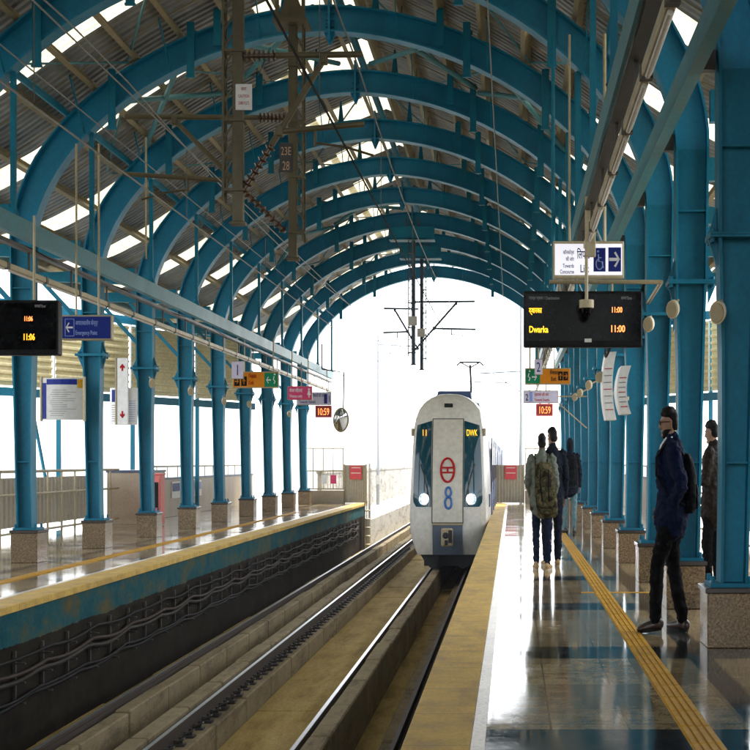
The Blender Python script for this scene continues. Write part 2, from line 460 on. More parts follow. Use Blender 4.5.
# rail plinths and guard upstands, cast in blocks
mb = MB(); yy = YS; rnd = random.Random(5)
while yy < 120:
    L = 1.7
    for x0, x1, z in ((-4.165, -3.99, -1.245), (-3.96, -3.80, -1.12), (-3.38, -3.205, -1.07), (-3.20, -2.94, -1.245), (-1.985, -1.79, -1.245), (-1.785, -1.60, -1.05), (-1.30, -1.12, -1.42)):
        e = rnd.uniform(-.006, .006)
        mb.box(x0 + e, x1 + e, yy + .026, yy + L - .026, -1.598, z + rnd.uniform(-.01, .01))
    yy += L
tag(mb.build('track_plinth', concrete, bevel=.014), kind='structure')
mb = MB().box(-1.115, -.93, YS, 120, -1.598, -1.245); mb.box(-.90, -.60, YS, 120, -1.598, -1.52); tag(mb.build('track_plinth', railside), kind='structure')  # dark plinth and floor strip: shade beside the platform edge painted as colour

RAILS = [(-4.07, 'steel rail running closest to the far platform under the emergency sign'), (-3.12, 'bright steel rail with a row of clips along its side, beside the sandy slab'),
         (-1.87, 'shiny steel rail running under the left wheels of the train'), (-1.03, 'shadowed steel rail running beside the edge of the tan platform coping')]
def rail_prof(x):
    z0 = -1.245
    P_ = [(-.055, 0), (.055, 0), (.055, .016), (.012, .035), (.010, .115), (.026, .128), (.026, .158), (-.026, .158), (-.026, .128), (-.010, .115), (-.012, .035), (-.055, .016)]
    return [(x + a * .8, z0 + c) for a, c in P_]
for i, (x, lab) in enumerate(RAILS):
    rl = tag(MB().prism(rail_prof(x), 'y', YS, 130).build('steel_rail', railside), lab, 'rail', 'rails of the two tracks')
    if i < 3: MB().box(x - .019, x + .019, YS, 130, -1.0869, -1.082).build('running_surface', railtop, rl)  # last rail gets no bright head; its dark colour stands in for shade
    if i in (1, 2):
        first = None
        for k in range(90):
            yc = 7 + .42 * k
            if first is None:
                m_ = MB(); m_.box(x + .045, x + .13, yc - .06, yc + .06, -1.244, -1.215); m_.box(x + .03, x + .085, yc - .035, yc + .035, -1.214, -1.18)
                m_.tube([(x + .09, yc, -1.215), (x + .09, yc, -1.15)], .018, 8)
                m_.tube([(x + .05, yc - .05, -1.2), (x + .12, yc - .03, -1.17), (x + .12, yc + .03, -1.17), (x + .05, yc + .05, -1.2)], .010, 6)
                first = m_.build('rail_clip', darksteel, rl); c = first
            else:
                c = first.copy(); COL.objects.link(c); c.parent = rl; c.location = first.location + Vector((0, .42 * k, 0))

# cable runs on the face of the far platform wall
mb = MB(); mb2 = MB(); xw = -4.775
for q, (zz, amp) in enumerate(((-.50, .03), (-.62, .05), (-.68, .05), (-.86, .035), (-.90, .035))):
    pts = []; n = 160
    for k in range(n + 1):
        yy = 8 + 38 * k / n
        pts.append((xw + .07 + .012 * (q % 2), yy, zz - amp * abs(math.sin(yy * math.pi / 1.7 + .3 * q)) ** 1.0 + .012 * math.sin(yy * 2.3 + q)))
    tag(MB().tube(pts, .016 + .004 * (q % 3), 6).build('trackside_cable', paint('cable_grey%d' % q, (.028 + .012 * (q % 2), .026, .022), .7, .4, spec=.1) if q in (1, 2) else cable_m),
        ['thin black cable, topmost of those sagging along the platform wall', 'grey cable sagging below the topmost cable on the platform wall', 'grey cable forming a pair with the one just above on the wall',
         'black cable in the lower run on the far platform wall', 'lowest black cable on the far platform wall by the trackside'][q], 'cable', 'cables along the platform wall')
first = None
for k in range(45):
    yc = 8.4 + .85 * k
    if first is None:
        m_ = MB(); m_.box(xw, xw + .03, yc - .02, yc + .02, -.95, -.45)
        for zz in (-.56, -.74, -.94): m_.box(xw + .03, xw + .12, yc - .02, yc + .02, zz - .015, zz)
        first = tag(m_.build('cable_bracket', darksteel), 'dark steel comb bracket holding cables on the far platform wall', 'bracket', 'cable brackets along the platform wall')
    else:
        c = first.copy(); COL.objects.link(c); c.location = first.location + Vector((0, .85 * k, 0))

# viaduct carrying on beyond the station
mb = MB(); mb.box(-6.6, 1.6, YE + .05, 140, -2.4, -1.76); tag(mb.build('viaduct_deck', concrete_pale), kind='structure')
mb = MB()
for x0, x1 in ((-4.78, -.5),): pass
tag(MB().box(-6.2, -4.6, YE + .2, 140, -1.75, -.55).build('viaduct_walkway', concrete_pale), kind='structure')
tag(MB().box(-.45, 1.3, YE + .2, 140, -1.75, -.55).build('viaduct_walkway', concrete_pale), kind='structure')
for x, lab in ((-6.35, 'pale concrete parapet running along the viaduct beyond the far platform end'), (1.32, 'pale concrete parapet of the viaduct behind the standing passengers')):
    m_ = MB(); yy = YE + .3
    while yy < 138:
        m_.box(x, x + .14, yy + .02, yy + 2.48, -1.75, .95); m_.box(x - .03, x + .17, yy + .02, yy + 2.48, .951, 1.06); yy += 2.5
    tag(m_.build('viaduct_parapet', concrete_pale), lab, 'parapet')

# ---------------------------------------------------------------- arch frames
AH, AZ, RISE, PW = 4.0, 4.3, 2.87, 1.8
def arch_z(u): return AZ + RISE * max(0, 1 - (abs(u) / AH) ** PW) ** (1 / PW)
ANG = [k / 28 for k in range(29)]
ARC_IN = [(AH * math.sin(a * math.pi / 2) ** (2 / PW), AZ + RISE * math.cos(a * math.pi / 2) ** (2 / PW)) for a in ANG]   # crown to springing
def offset_curve(pts, d):
    out = []
    for i, (x, z) in enumerate(pts):
        x0, z0 = pts[max(0, i - 1)]; x1, z1 = pts[min(len(pts) - 1, i + 1)]
        tx, tz = x1 - x0, z1 - z0; l = math.hypot(tx, tz); nx, nz = -tz / l, tx / l
        if i == 0: nx, nz = 0, 1
        if i == len(pts) - 1: nx, nz = 1, 0
        if nx * x + nz * (z - 3) < 0: nx, nz = -nx, -nz
        dd = d(i / (len(pts) - 1)) if callable(d) else d
        out.append((x + nx * dd, z + nz * dd))
    return out
ARC_OUT = offset_curve(ARC_IN, lambda q: .36 - .05 * max(0, q - .75) / .25)
def strip(mb, inn, out, y0, y1, m=1):
    """solid band between two 2D curves"""
    rings = [[(m * i[0], y0, i[1]), (m * o[0], y0, o[1]), (m * o[0], y1, o[1]), (m * i[0], y1, i[1])] for i, o in zip(inn, out)]
    mb.loft(rings)
def ibeam(mb, inn, out, fw, m=1, tf=.022, tw=.018):
    i2 = offset_toward(inn, out, tf); o2 = offset_toward(out, inn, tf)
    strip(mb, i2, o2, -tw / 2, tw / 2, m); strip(mb, inn, i2, -fw / 2, fw / 2, m); strip(mb, o2, out, -fw / 2, fw / 2, m)
def offset_toward(a, b_, t_):
    r_ = []
    for (x, z), (x2, z2) in zip(a, b_):
        l = math.hypot(x2 - x, z2 - z); r_.append((x + (x2 - x) * t_ / l, z + (z2 - z) * t_ / l))
    return r_
FW = .24
def xfm(y): return Matrix.Translation((C0, y, 0))
def make_frame(y):
    root = thing('arch_frame', '', 'arch frame', (C0, y, 0), 'teal arch frames of the station roof')
    X = xfm(y)
    # rib: full crown, both sides
    inn = [(-x, z) for x, z in ARC_IN[::-1]] + ARC_IN[1:]; out = [(-x, z) for x, z in ARC_OUT[::-1]] + ARC_OUT[1:]
    mb = MB(); ibeam(mb, inn, out, FW)
    rib = mb.build('arch_rib', teal_rib, root, xf=X)
    # bolted crown splice: plates, ribs, drop gusset
    mb = MB(); zc = ARC_IN[0][1]
    mb.box(-.014, .014, -.135, .135, zc - .10, zc + .50); mb.prism([(-.075, zc), (.075, zc), (.012, zc - .16), (-.012, zc - .16)], 'y', -.03, .03)
    for dz in (.09, .18, .27): mb.box(-.06, .06, -.05, -.012, zc + dz - .008, zc + dz + .008)
    for sx_ in (-.045, .045):
        for dz in (.05, .135, .225, .31): mb.tube([(sx_, -.03, zc + dz), (sx_, -.012, zc + dz)], .010, 6)
    mb.build('crown_splice', teal_rib, root, xf=X)
    mb = MB()
    for u0 in (-1.35, 1.05):                           # bolt fields on the web
        mb.prism([(u0 - .04, arch_z(u0 - .04) + .06), (u0 + .32, arch_z(u0 + .32) + .06), (u0 + .32, arch_z(u0 + .32) + .31), (u0 - .04, arch_z(u0 - .04) + .31)], 'y', -.015, -.0095)
        for a in range(5):
            for c in range(3):
                u = u0 + a * .07; mb.tube([(u, -.024, arch_z(u) + .10 + .08 * c), (u, -.014, arch_z(u) + .10 + .08 * c)], .011, 6)
        mb.build('bolted_splice_plate', teal_rib, root, xf=X); mb = MB()
    for m in (-1, 1):
        ci = [(4.01, .47), (4.022, 1.3), (4.02, 2.2), (4.0, 3.02)]; co = [(4.215, .47), (4.237, 1.3), (4.26, 2.2), (4.285, 3.02)]
        mb = MB(); ibeam(mb, ci, co, FW, m)
        ku = [(4.0, 3.06), (4.0, 3.6), (4.0, 4.3)]; ko = [(4.295, 3.06), (4.30, 3.6), (4.31, 4.3)]
        ibeam(mb, ku, ko, FW, m)
        mb.box(*sorted((m * 4.045, m * 4.215)), -.09, .09, 1.35, 1.365)       # stiffener
        mb.box(*sorted((m * 4.012, m * 4.29)), -.10, .10, 3.70, 3.715)
        cl = mb.build('column', teal, root, xf=X)
        mb = MB()                                                            # flared knee splice
        mb.box(*sorted((m * 3.93, m * 4.39)), -.17, .17, 3.021, 3.039); mb.box(*sorted((m * 3.93, m * 4.39)), -.17, .17, 3.041, 3.059)
        for q in (1, -1):
            mb.prism([(m * 3.995, 3.04 + q * .02), (m * 3.935, 3.04 + q * .02), (m * 3.995, 3.04 + q * .22)], 'y', -.02, .02)
            mb.prism([(m * (4.31 if q < 0 else 4.30), 3.04 + q * .02), (m * 4.385, 3.04 + q * .02), (m * (4.31 if q < 0 else 4.30), 3.04 + q * .20)], 'y', -.02, .02)
        for bx in (3.955, 4.345):
            for by in (-.12, -.04, .04, .12): mb.tube([(m * bx, by, 2.99), (m * bx, by, 3.09)], .014, 6)
        mb.build('knee_splice', teal, root, xf=X)
        mb = MB(); mb.box(*sorted((m * 3.93, m * 4.25)), -.17, .17, .441, .469)
        for bx in (3.955, 4.225):
            for by in (-.13, .13): mb.tube([(m * bx, by, .46), (m * bx, by, .52)], .016, 6)
        mb.build('foot_plate', teal, root, xf=X)
        for u in (.92, 2.14, 3.3):
            iz = arch_z(u)
            for q in (1, -1): MB().bar((m * u, q * .10, iz + .03), (m * u, q * .78, roof_z(u) - .14), .045, .012, (1, 0, 0)).build('fly_brace', teal, root, xf=X)
        mb = MB(); mb.box(*sorted((m * 3.90, m * 4.26)), -.22, .22, 0, .40)
        bs = mb.build('column_base', base_granite, root, bevel=.006, xf=X)
        mb = MB(); mb.box(*sorted((m * 3.885, m * 4.275)), -.235, .235, .401, .44)
        mb.build('base_cap', base_top, bs, bevel=.005, xf=X)
        # outrigger to the eave
        mb = MB(); mb.loft([[(m * 4.33, -.06, 4.55), (m * 4.33, .06, 4.55), (m * 4.33, .06, 4.85), (m * 4.33, -.06, 4.85)], [(m * 6.15, -.06, 4.62), (m * 6.15, .06, 4.62), (m * 6.15, .06, 4.76), (m * 6.15, -.06, 4.76)]])
        mb.build('outrigger', teal, root, xf=X)
        mb = MB(); mb.bar((m * 4.3, 0, 3.5), (m * 5.3, 0, 4.58), .06, .07, (0, 1, 0)); mb.build('outrigger_brace', teal, root, xf=X)
        # posts between rib and purlins, some running down past the rib as stubs
        for u, low in ((.62, -1), (1.5, .0), (1.86, .16), (2.92, .22)):
            iz = arch_z(u); top = roof_z(u) - .16
            mb = MB()
            if low < 0:
                mb.prism([(m * u - .05, iz + .385), (m * u + .05, iz + .385), (m * u + .012, top), (m * u - .012, top)], 'y', -.02, .02); mb.build('roof_post', teal, root, xf=X); continue
            mb.box(m * u - .05, m * u + .05, -.155, -.125, iz - low - (.02 if low else -.08), top); mb.box(m * u - .008, m * u + .008, -.124, .05, iz + .39, top)
            if low: mb.box(m * u - .06, m * u + .06, -.165, -.115, iz - low - .045, iz - low - .0205)
            mb.build('roof_post', teal, root, xf=X)
    return root

# roof section (u from the centre line, z)
RP = [(0, 8.28), (.5, 8.08), (1.0, 7.87), (1.5, 7.63), (2.0, 7.37), (2.5, 7.08), (3.0, 6.76), (3.6, 6.32), (4.4, 5.78), (5.2, 5.36), (6.3, 5.0)]
def roof_z(u): return float(np.interp(abs(u), [p_[0] for p_ in RP], [p_[1] for p_ in RP]))

ORD = ['nearest the camera, mostly beyond the right edge', 'second from the camera, behind the man in the navy jacket', 'third from the camera, leg behind the briefcase man', 'fourth from the camera, bright across the top of the view',
       'fifth from the camera, dark, with the emergency sign before its leg', 'sixth from the camera, beside the white map panel with red arrows', 'seventh from the camera, counted along the roof', 'eighth from the camera, counted along the roof',
       'ninth from the camera, behind the orange exit sign', 'tenth from the camera, third from the far mouth', 'eleventh from the camera, next to last at the far mouth', 'last at the far mouth of the station against the white sky']
proto = make_frame(YK[0])
FRAMES = [proto]
for k in range(1, NB):
    c = copy_tree(proto); c.location = (C0, YK[k], 0); FRAMES.append(c)
for f_, o_ in zip(FRAMES, ORD): f_['label'] = 'teal steel arch frame ' + o_

# ---------------------------------------------------------------- roof
roof = thing('station_roof', 'brown corrugated vault roof with cream skylight strips over both tracks', 'roof', (C0, 8, 0))
us = [-6.3 + 12.6 * k / 84 for k in range(85)]
def corr(y0, y1, ulist, name, mat, dz=0):
    ys = []; yy = y0
    while yy < y1 - 1e-6:
        for d_, h_ in ((0, 0), (.075, 0), (.10, .035), (.145, .035)):
            if yy + d_ < y1: ys.append((yy + d_, h_))
        yy += .17
    ys.append((y1, 0))
    rings = [[(C0 + u, y_, roof_z(u) + h_ + dz) for y_, h_ in ys] for u in ulist]
    MB().loft(rings, False, False).build(name, mat, roof)
edges = [NEAR] + [y + 1.15 for y in YK]
prev = NEAR
for y in YK:
    s0, s1 = y + 1.10, y + 1.95
    for ul, e0, e1 in (([u for u in us if u <= -1.1], 0, 0), ([u for u in us if -1.38 <= u <= .5], .40, -.25), ([u for u in us if u >= .25], 0, 0)):
        corr(prev if prev == NEAR else prev + e0, min(s0 + e1, FAR), ul, 'roof_sheet', sheet_m, .005 if e0 else 0)
    if s0 < FAR:
        corr(s0, s1, [u for u in us if u <= -1.1], 'skylight', skylight_m)
        corr(s0, s1, [u for u in us if .25 <= u <= 2.75], 'roof_sheet', sheet_m)
        corr(y + .85, y + 2.35, [u for u in us if -1.38 <= u <= .5], 'skylight', skylight_m, .005)
        corr(s0, s1, [u for u in us if u >= 2.6], 'skylight', skylight_m)
    prev = s1
for m in (-1, 1):
    for u in (.30, .92, 1.54, 2.14, 2.72, 3.3, 3.9, 4.6, 5.4, 6.15):
        z = roof_z(u) - .012; z2 = roof_z(u + .02) - roof_z(u - .02); d_ = Vector((m * .04, 0, z2)).normalized(); n_ = Vector((-d_.z * m, 0, abs(d_.x)))
        if n_.z < 0: n_ = -n_
        c = Vector((C0 + m * u, 0, z)) - n_ * .085
        mb = MB()
        mb.bar(c + Vector((0, NEAR + .02, 0)), c + Vector((0, FAR - .02, 0)), .014, .16, n_)
        for q in (-1, 1):
            e = c + n_ * (q * .083) - d_ * .025
            mb.bar(e + Vector((0, NEAR + .02, 0)), e + Vector((0, FAR - .02, 0)), .065, .008, n_)
        mb.build('purlin', galv, roof)
mb = MB()
mb.tube([(C0, NEAR + .1, 7.95), (C0, FAR - .1, 7.95)], .06, 10); mb.build('ridge_tube', teal, roof, smooth=True)
for bay in (0, 3, 7, 9, 10):
    ya, yb = YK[bay] + .15, YK[bay + 1] - .15
    for m in (-1, 1):
        for u0, u1 in ((.25, 1.9), (1.95, 3.3)):
            za, zb = arch_z(u0) + .42, arch_z(u1) + .50
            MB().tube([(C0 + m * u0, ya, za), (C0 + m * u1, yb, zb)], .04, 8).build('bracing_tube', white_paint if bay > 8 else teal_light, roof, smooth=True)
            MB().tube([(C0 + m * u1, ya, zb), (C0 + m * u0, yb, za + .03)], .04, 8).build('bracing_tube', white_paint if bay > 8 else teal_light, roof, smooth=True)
for k in range(NB - 1):                                # sag rods between the purlins
    for yy in (YK[k] + .55, YK[k] + 2.6):
        for m in (-1, 1):
            MB().tube([(C0 + m * u, yy, roof_z(u) - .09) for u in (.3, .92, 1.54, 2.14, 2.72, 3.3, 3.9, 4.6, 5.4, 6.15)], .009, 5).build('sag_rod', galv, roof)
for k in range(NB - 1):                                # diagonal tie rods under the purlins
    for m in (-1, 1):
        for j_, (u0, u1) in enumerate(((.3, 1.54), (1.54, 2.72), (2.72, 3.9))):
            ya, yb = (YK[k] + .1, YK[k + 1] - .1) if (k + j_) % 2 else (YK[k + 1] - .1, YK[k] + .1)
            MB().tube([(C0 + m * u0, ya, roof_z(u0) - .19), (C0 + m * u1, yb, roof_z(u1) - .19)], .016, 6).build('tie_rod', teal_light, roof)
for m in (-1, 1):                                      # lengthwise tubes and fascia
    MB().tube([(C0 + m * 3.55, NEAR, arch_z(3.55) + .62), (C0 + m * 3.55, FAR, arch_z(3.55) + .62)], .05, 10).build('longitudinal_tube', teal, roof, smooth=True)
    MB().box(C0 + m * 6.31 - .03, C0 + m * 6.31 + .03, NEAR, FAR, 4.72, 4.99).build('eave_gutter', teal_light, roof)

# ---------------------------------------------------------------- long beams, trays, light strips, hangers
def long_run(m, lab):
    x = C0 + m * 3.23; z = 4.07
    bm_ = thing('hanging_beam', lab[0], 'beam', (x, 8, z))
    mb = MB(); mb.box(x - .045, x + .045, -13.5, 47.5, z - .11, z + .11); mb.build('box_beam', teal_light, bm_)
    for k, y in enumerate(YK):
        u = abs(x - C0); mb = MB(); mb.box(x - .028, x + .028, y - .03, y + .03, z + .111, arch_z(u) - .002)
        mb.prism([(x - .06, z + .111), (x + .06, z + .111), (x + .028, z + .20), (x - .028, z + .20)], 'y', y - .04, y + .04)
        mb.build('hanger', teal, bm_)
    tr = thing('cable_tray', lab[1], 'cable tray', (x, 8, z - .3))
    mb = MB(); mb.box(x - .04, x + .04, -13.5, 47.2, z - .245, z - .238)
    for q in (-.04, .04): mb.box(x + q - .004, x + q + .004, -13.5, 47.2, z - .237, z - .20)
    mb.build('tray', darksteel, tr)
    for q, r_ in ((-.03, .014), (-.005, .011), (.025, .015)):
        pts = [(x + q + .01 * math.sin(y_ * 1.7 + q * 90), y_, z - .215 + .012 * math.sin(y_ * 2.9 + q * 40)) for y_ in np.arange(2, 47.2, .35)]
        MB().tube(pts, r_, 6).build('cable', cable_m, tr)
    for y in np.arange(2.4, 47, 1.7):
        MB().box(x - .012, x + .012, y - .012, y + .012, z - .46, z - .2455).build('tray_bracket', darksteel, tr)
    ls = thing('light_strip', lab[2], 'light strip', (x, 8, z - .5))
    xl = x + m * -.0
    MB().box(xl - .03, xl + .03, -13.5, 47.2, z - .53, z - .461).build('casing', cream_steel, ls, bevel=.008)
    yy = 7.2; first = None
    while yy < 46.5:
        if first is None:
            first = MB().tube([(xl, yy, z - .545), (xl, yy + 1.2, z - .545)], .016, 8).build('tube_lamp', white_paint, ls, smooth=True); y_first = yy
        else:
            c = first.copy(); COL.objects.link(c); c.parent = ls; c.location = first.location + Vector((0, yy - y_first, 0))
        MB().box(xl - .036, xl + .036, yy - .14, yy - .06, z - .54, z - .455).build('joint_clamp', darksteel, ls)
        yy += 1.4
    return x, z
long_run(-1, ('weathered blue-grey beam hanging above the far platform edge', 'cable tray of dark cables under the beam of the far platform', 'cream light strip hanging above the blue emergency sign'))
long_run(1, ('weathered blue-grey beam hanging above the platform with the waiting men', 'cable tray of dark cables under the beam above the departure board', 'cream light strip leading down to the lift sign'))
# tie beam along the inner faces of the near columns
for m, lab in ((1, 'teal box beam bolted along the columns beside the standing men'), (-1, 'teal box beam bolted along the columns of the far platform')):
    x = C0 + m * 3.83
    bt = thing('tie_beam', lab, 'beam', (x, 8, 4.2))
    MB().box(x - .05, x + .05, -13.5, 47.2, 4.25, 4.46).build('box_beam', teal_light if m > 0 else teal, bt)
    for y in YK: MB().box(*sorted((x + m * .051, C0 + m * 3.985)), y - .05, y + .05, 4.28, 4.43).build('bracket', darksteel, bt)

for x, y, z0, z1, r_, mt, lab in ((at(553, 0, 17.0).x, 17.0, 2.95, 6.2, .02, teal, 'thin teal conduit hanging just beside the lift sign'), (at(576, 0, 17.4).x, 17.4, 3.2, 6.3, .016, teal, 'thin teal conduit passing behind the middle of the lift sign'),
                              (at(605, 0, 15.9).x, 15.9, 3.4, 5.9, .014, cream_steel, 'thin rusty drop rod right of the cream pole'), (at(146, 0, 21).x, 21.0, 4.2, 5.9, .014, cream_steel, 'thin cream drop rod beside the blue beam over the far platform')):
    tag(MB().tube([(x, y, z0), (x, y, z1)], r_, 8).build('drop_conduit', mt), lab, 'conduit', 'drop conduits under the roof')
for k, (y0_, y1_, dx) in ((1, (20.1, 16.95, .02)), (2, (23.45, 20.15, .0))):
    x_ = C0 + 3.95 + dx; pts = []
    for q in range(13):
        f_ = q / 12; pts.append((x_ - .10 * math.sin(math.pi * f_), y0_ + (y1_ - y0_) * f_, 3.25 - .42 * 4 * f_ * (1 - f_) + .15 * f_))
    tag(MB().tube(pts, .018, 6).build('hanging_cable', cable_m), ['black cable looping between the columns above the departure board end', 'black cable looping between the columns behind the curved boards', 'farthest black cable looping between two columns'][k], 'cable', 'cables looping between the columns')
# added walls, unseen behind and beside the viewpoint, keeping side light off the near end
for x, lab in ((C0 + 6.05, 'tall added wall, out of view, blocking side light from the near platform'), (C0 - 6.4, 'tall added wall, out of view, blocking side light from the far platform')):
    cw = thing('unseen_shade_wall', lab, 'wall', (x, 0, 0))
    MB().box(x - .06, x + .06, -14, 11.5, 0, 4.7).build('cladding', ribbed_m, cw); MB().box(x - .08, x + .08, -14, 11.5, 1.0, 1.1).build('dado_rail', galv, cw)
# ---------------------------------------------------------------- side walls, fences, platform ends
def siding_wall(a, b, name, lab, cuts):
    a, b = Vector(a), Vector(b); d = (b - a).normalized(); n_ = Vector((d.y, -d.x, 0)); L = (b - a).length
    if n_.y > 0: n_ = -n_
    root = thing(name, lab, 'siding wall', (a.x, a.y, 0))
    for c0, c1 in cuts:
        zs = []; z = 2.98
        while z < 4.60: zs += [(z, 0), (z + .085, 0), (z + .10, .035), (z + .145, .035), (z + .16, 0)]; z += .162
        p0, p1 = a + d * (L * c0), a + d * (L * c1)
        rings = [[p0 + n_ * h + Vector((0, 0, z_)) for z_, h in zs], [p1 + n_ * h + Vector((0, 0, z_)) for z_, h in zs], ]
        MB().loft(rings, False, False).build('siding_panel', siding_m, root)
        MB().bar(p1 + n_ * .075 + Vector((0, 0, 2.95)), p1 + n_ * .075 + Vector((0, 0, 4.62)), .03, .03, (1, 0, 0)).build('edge_trim', white_paint, root)
    for z0, z1 in ((2.76, 2.94), (4.64, 4.82)):
        MB().bar(a + Vector((0, 0, (z0 + z1) / 2)), b + Vector((0, 0, (z0 + z1) / 2)), .12, z1 - z0).build('rail_beam', teal, root)
    for q in (.02, .27, .52, .77, .98):
        p_ = a + d * (L * q) - n_ * .12
        MB().bar(p_, p_ + Vector((0, 0, 4.62)), .10, .09, (1, 0, 0)).build('post', teal, root)
    p_ = a + d * (L * .16) - n_ * .1
    MB().bar(p_ + Vector((0, 0, 3.6)), p_ + d * .9 + Vector((0, 0, .3)), .05, .05).build('diagonal_brace', teal, root)
    return root
siding_wall((-11.2, 31.0, 0), (-7.05, 40.9, 0), 'siding_wall', 'cream corrugated siding wall between teal rails behind the far platform columns', ((0, .235), (.245, .49), (.50, .74), (.75, .955)))
siding_wall((6.2, 31.0, 0), (2.9, 38.0, 0), 'siding_wall', 'cream corrugated siding wall behind the columns beside the man in brown jacket', ((0, .235), (.245, .49), (.50, .74), (.75, .98)))

def ribbed_fence(x, y0, y1, lab, m):
    root = thing('railing_fence', lab, 'fence', (x, y0, 0))
    for z, r_ in ((1.19, .026), (.79, .022), (.14, .02)): MB().tube([(x, y0, z), (x, y1, z)], r_, 10).build('rail', galv, root, smooth=True)
    y = y0; first = None
    while y <= y1 + .01:
        if first is None: first = MB().box(x - .012, x + .012, y - .025, y + .025, 0, 1.17).build('post', galv, root)
        else:
            c = first.copy(); COL.objects.link(c); c.parent = root; c.location = first.location + Vector((0, y - y0, 0))
        y += .85
    pn = MB(); xx = x + m * .62; y = y0
    poly = []
    pts = []
    while y < y1:
        pts += [(y, 0), (y + .10, 0), (y + .12, .035), (y + .20, .035), (y + .22, 0)]; y += .24
    pn.loft([[(xx + h, y_, .16) for y_, h in pts], [(xx + h, y_, 1.06) for y_, h in pts]], False, False)
    pn.build('ribbed_panel', ribbed_m, root)
    return root
ribbed_fence(-8.45, 12.0, 32.2, 'grey steel railing with ribbed panels behind it, at the back of the far platform', -1)
ribbed_fence(3.45, 8.0, 30.0, 'grey steel railing with ribbed panels behind the man in brown jacket', 1)

def clad_wall(name, lab, x0, x1, y0, y1, h, top=navy_strip, rail=0, bodymat=None):
    root = thing(name, lab, 'wall', ((x0 + x1) / 2, (y0 + y1) / 2, 0))
    MB().box(x0, x1, y0, y1, 0, h).build('cladding', bodymat or brown_clad, root, bevel=.006)
    MB().box(x0 - .02, x1 + .02, y0 - .02, y1 + .02, h + .001, h + .05).build('coping', top, root)
    if rail:
        L = y1 - y0; n = max(2, int(L / 1.1)); xm = (x0 + x1) / 2
        MB().tube([(xm, y0 + .05, h + rail), (xm, y1 - .05, h + rail)], .025, 8).build('top_rail', galv, root)
        for k in range(n + 1):
            y = y0 + .06 + (L - .12) * k / n
            MB().tube([(xm, y, h + .05), (xm, y, h + rail)], .014, 6).build('baluster', galv, root)
    return root
clad_wall('granite_pier', 'brown granite wall pier at the end of the ribbed fence', -8.75, -8.0, 32.4, 34.6, 1.12)
clad_wall('granite_wall', 'long low brown wall with navy coping at the back of the far platform', -8.65, -8.35, 34.7, 48.3, .92, rail=.32)
clad_wall('granite_wall', 'low brown granite wall behind the columns where the hooded passenger stands', 3.4, 3.65, 30.2, 48.3, .92, rail=.32)
# notice boards on the low wall
for y, mat_, lab in ((37.2, blue_sign, 'small blue and white notice on the low brown wall'), (39.8, white_sign, 'small white notice on the low brown wall')):
    nb = thing('wall_notice', lab, 'notice', (-8.33, y, .6), 'notices on the low wall')
    MB().box(-8.349, -8.33, y - .45, y + .45, .45, .86).build('board', white_sign, nb); MB().box(-8.329, -8.325, y - .40, y + .40, .62, .82).build('print', mat_ if mat_ != white_sign else pale_ink, nb)

def cabinet():
    x, y = -7.62, 32.0
    root = thing('hydrant_cabinet', 'faded red fire cabinet with two dark glass doors against the brown pier', 'fire cabinet', (x, y, 0))
    MB().box(x - .17, x + .17, y - .2, y + .2, .02, 1.08).build('body', red_metal, root, bevel=.012)
    for q in (-.078, .078):
        d_ = MB(); d_.box(x + q - .07, x + q + .07, y - .222, y - .203, .10, 1.0); dd = d_.build('door', red_metal, root, bevel=.005)
        MB().box(x + q - .05, x + q + .05, y - .228, y - .2225, .38, .92).build('window', glass_dark, dd)
        MB().box(x + q * .35 - .008, x + q * .35 + .008, y - .24, y - .2225, .25, .33).build('handle', galv, dd)
    MB().box(x - .19, x + .19, y - .22, y + .22, 1.081, 1.11).build('roof', red_metal, root)
cabinet()

def end_barrier(xa, xb, xw0, xw1, m, labs):
    """platform end: low wall with tall railing, and a ribbed gate panel with a red notice at the track side"""
    y = 48.35
    rt = thing('end_railing', labs[0], 'railing', ((xa + xb) / 2, y, 0))
    lo, hi = sorted((xa, xb))
    MB().box(lo, hi, y - .1, y + .1, 0, .42).build('wall', brown_clad, rt)
    for z in (.47, 1.05, 1.78): MB().box(lo, hi, y - .02, y + .02, z - .02, z + .02).build('rail', galv, rt)
    n = 4
    for k in range(n + 1):
        x = lo + .02 + (hi - lo - .04) * k / n
        MB().box(x - .014, x + .014, y - .019, y + .019, .491, 1.76).build('post', galv, rt)
    for k in range(14):
        x = lo + .06 + (hi - lo - .12) * k / 13
        MB().tube([(x, y, .49), (x, y, 1.03)], .007, 5).build('baluster', galv, rt)
    lo, hi = sorted((xw0, xw1))
    gp = thing('end_gate', labs[1], 'gate', ((lo + hi) / 2, y, 0))
    mb = MB(); n = 9
    pts = []
    for k in range(n):
        x = lo + (hi - lo) * k / n; w_ = (hi - lo) / n
        pts += [(x, 0), (x + w_ * .5, 0), (x + w_ * .6, .02), (x + w_ * .9, .02), (x + w_, 0)]
    mb.loft([[(a, y - h, .03) for a, h in pts], [(a, y - h, 1.24) for a, h in pts]], False, False); mb.build('ribbed_panel', ribbed_m, gp)
    for x in (lo, hi): MB().box(x - .02, x + .02, y - .03, y + .03, 0, 1.27).build('post', galv, gp)
    xs = (lo + hi) / 2 + m * .02
    sg = thing('warning_sign', labs[2], 'sign', (xs, y - .05, .85), 'red warning signs at the platform ends')
    MB().box(xs - .19, xs + .19, y - .062, y - .045, .78, 1.22).build('board', red_sign, sg)
    for k, wd in enumerate((.28, .22, .30, .2)):
        MB().box(xs - wd / 2, xs + wd / 2, y - .0655, y - .0625, 1.14 - .085 * k, 1.165 - .085 * k).build('print', pink_sign if k % 2 else white_ink, sg)
end_barrier(-6.75, -5.42, -5.40, -4.70, 1, ('tall grey railing on a low wall closing the far platform end', 'grey ribbed gate panel at the track side of the far platform end', 'red warning sign on the grey ribbed gate of the far platform'))
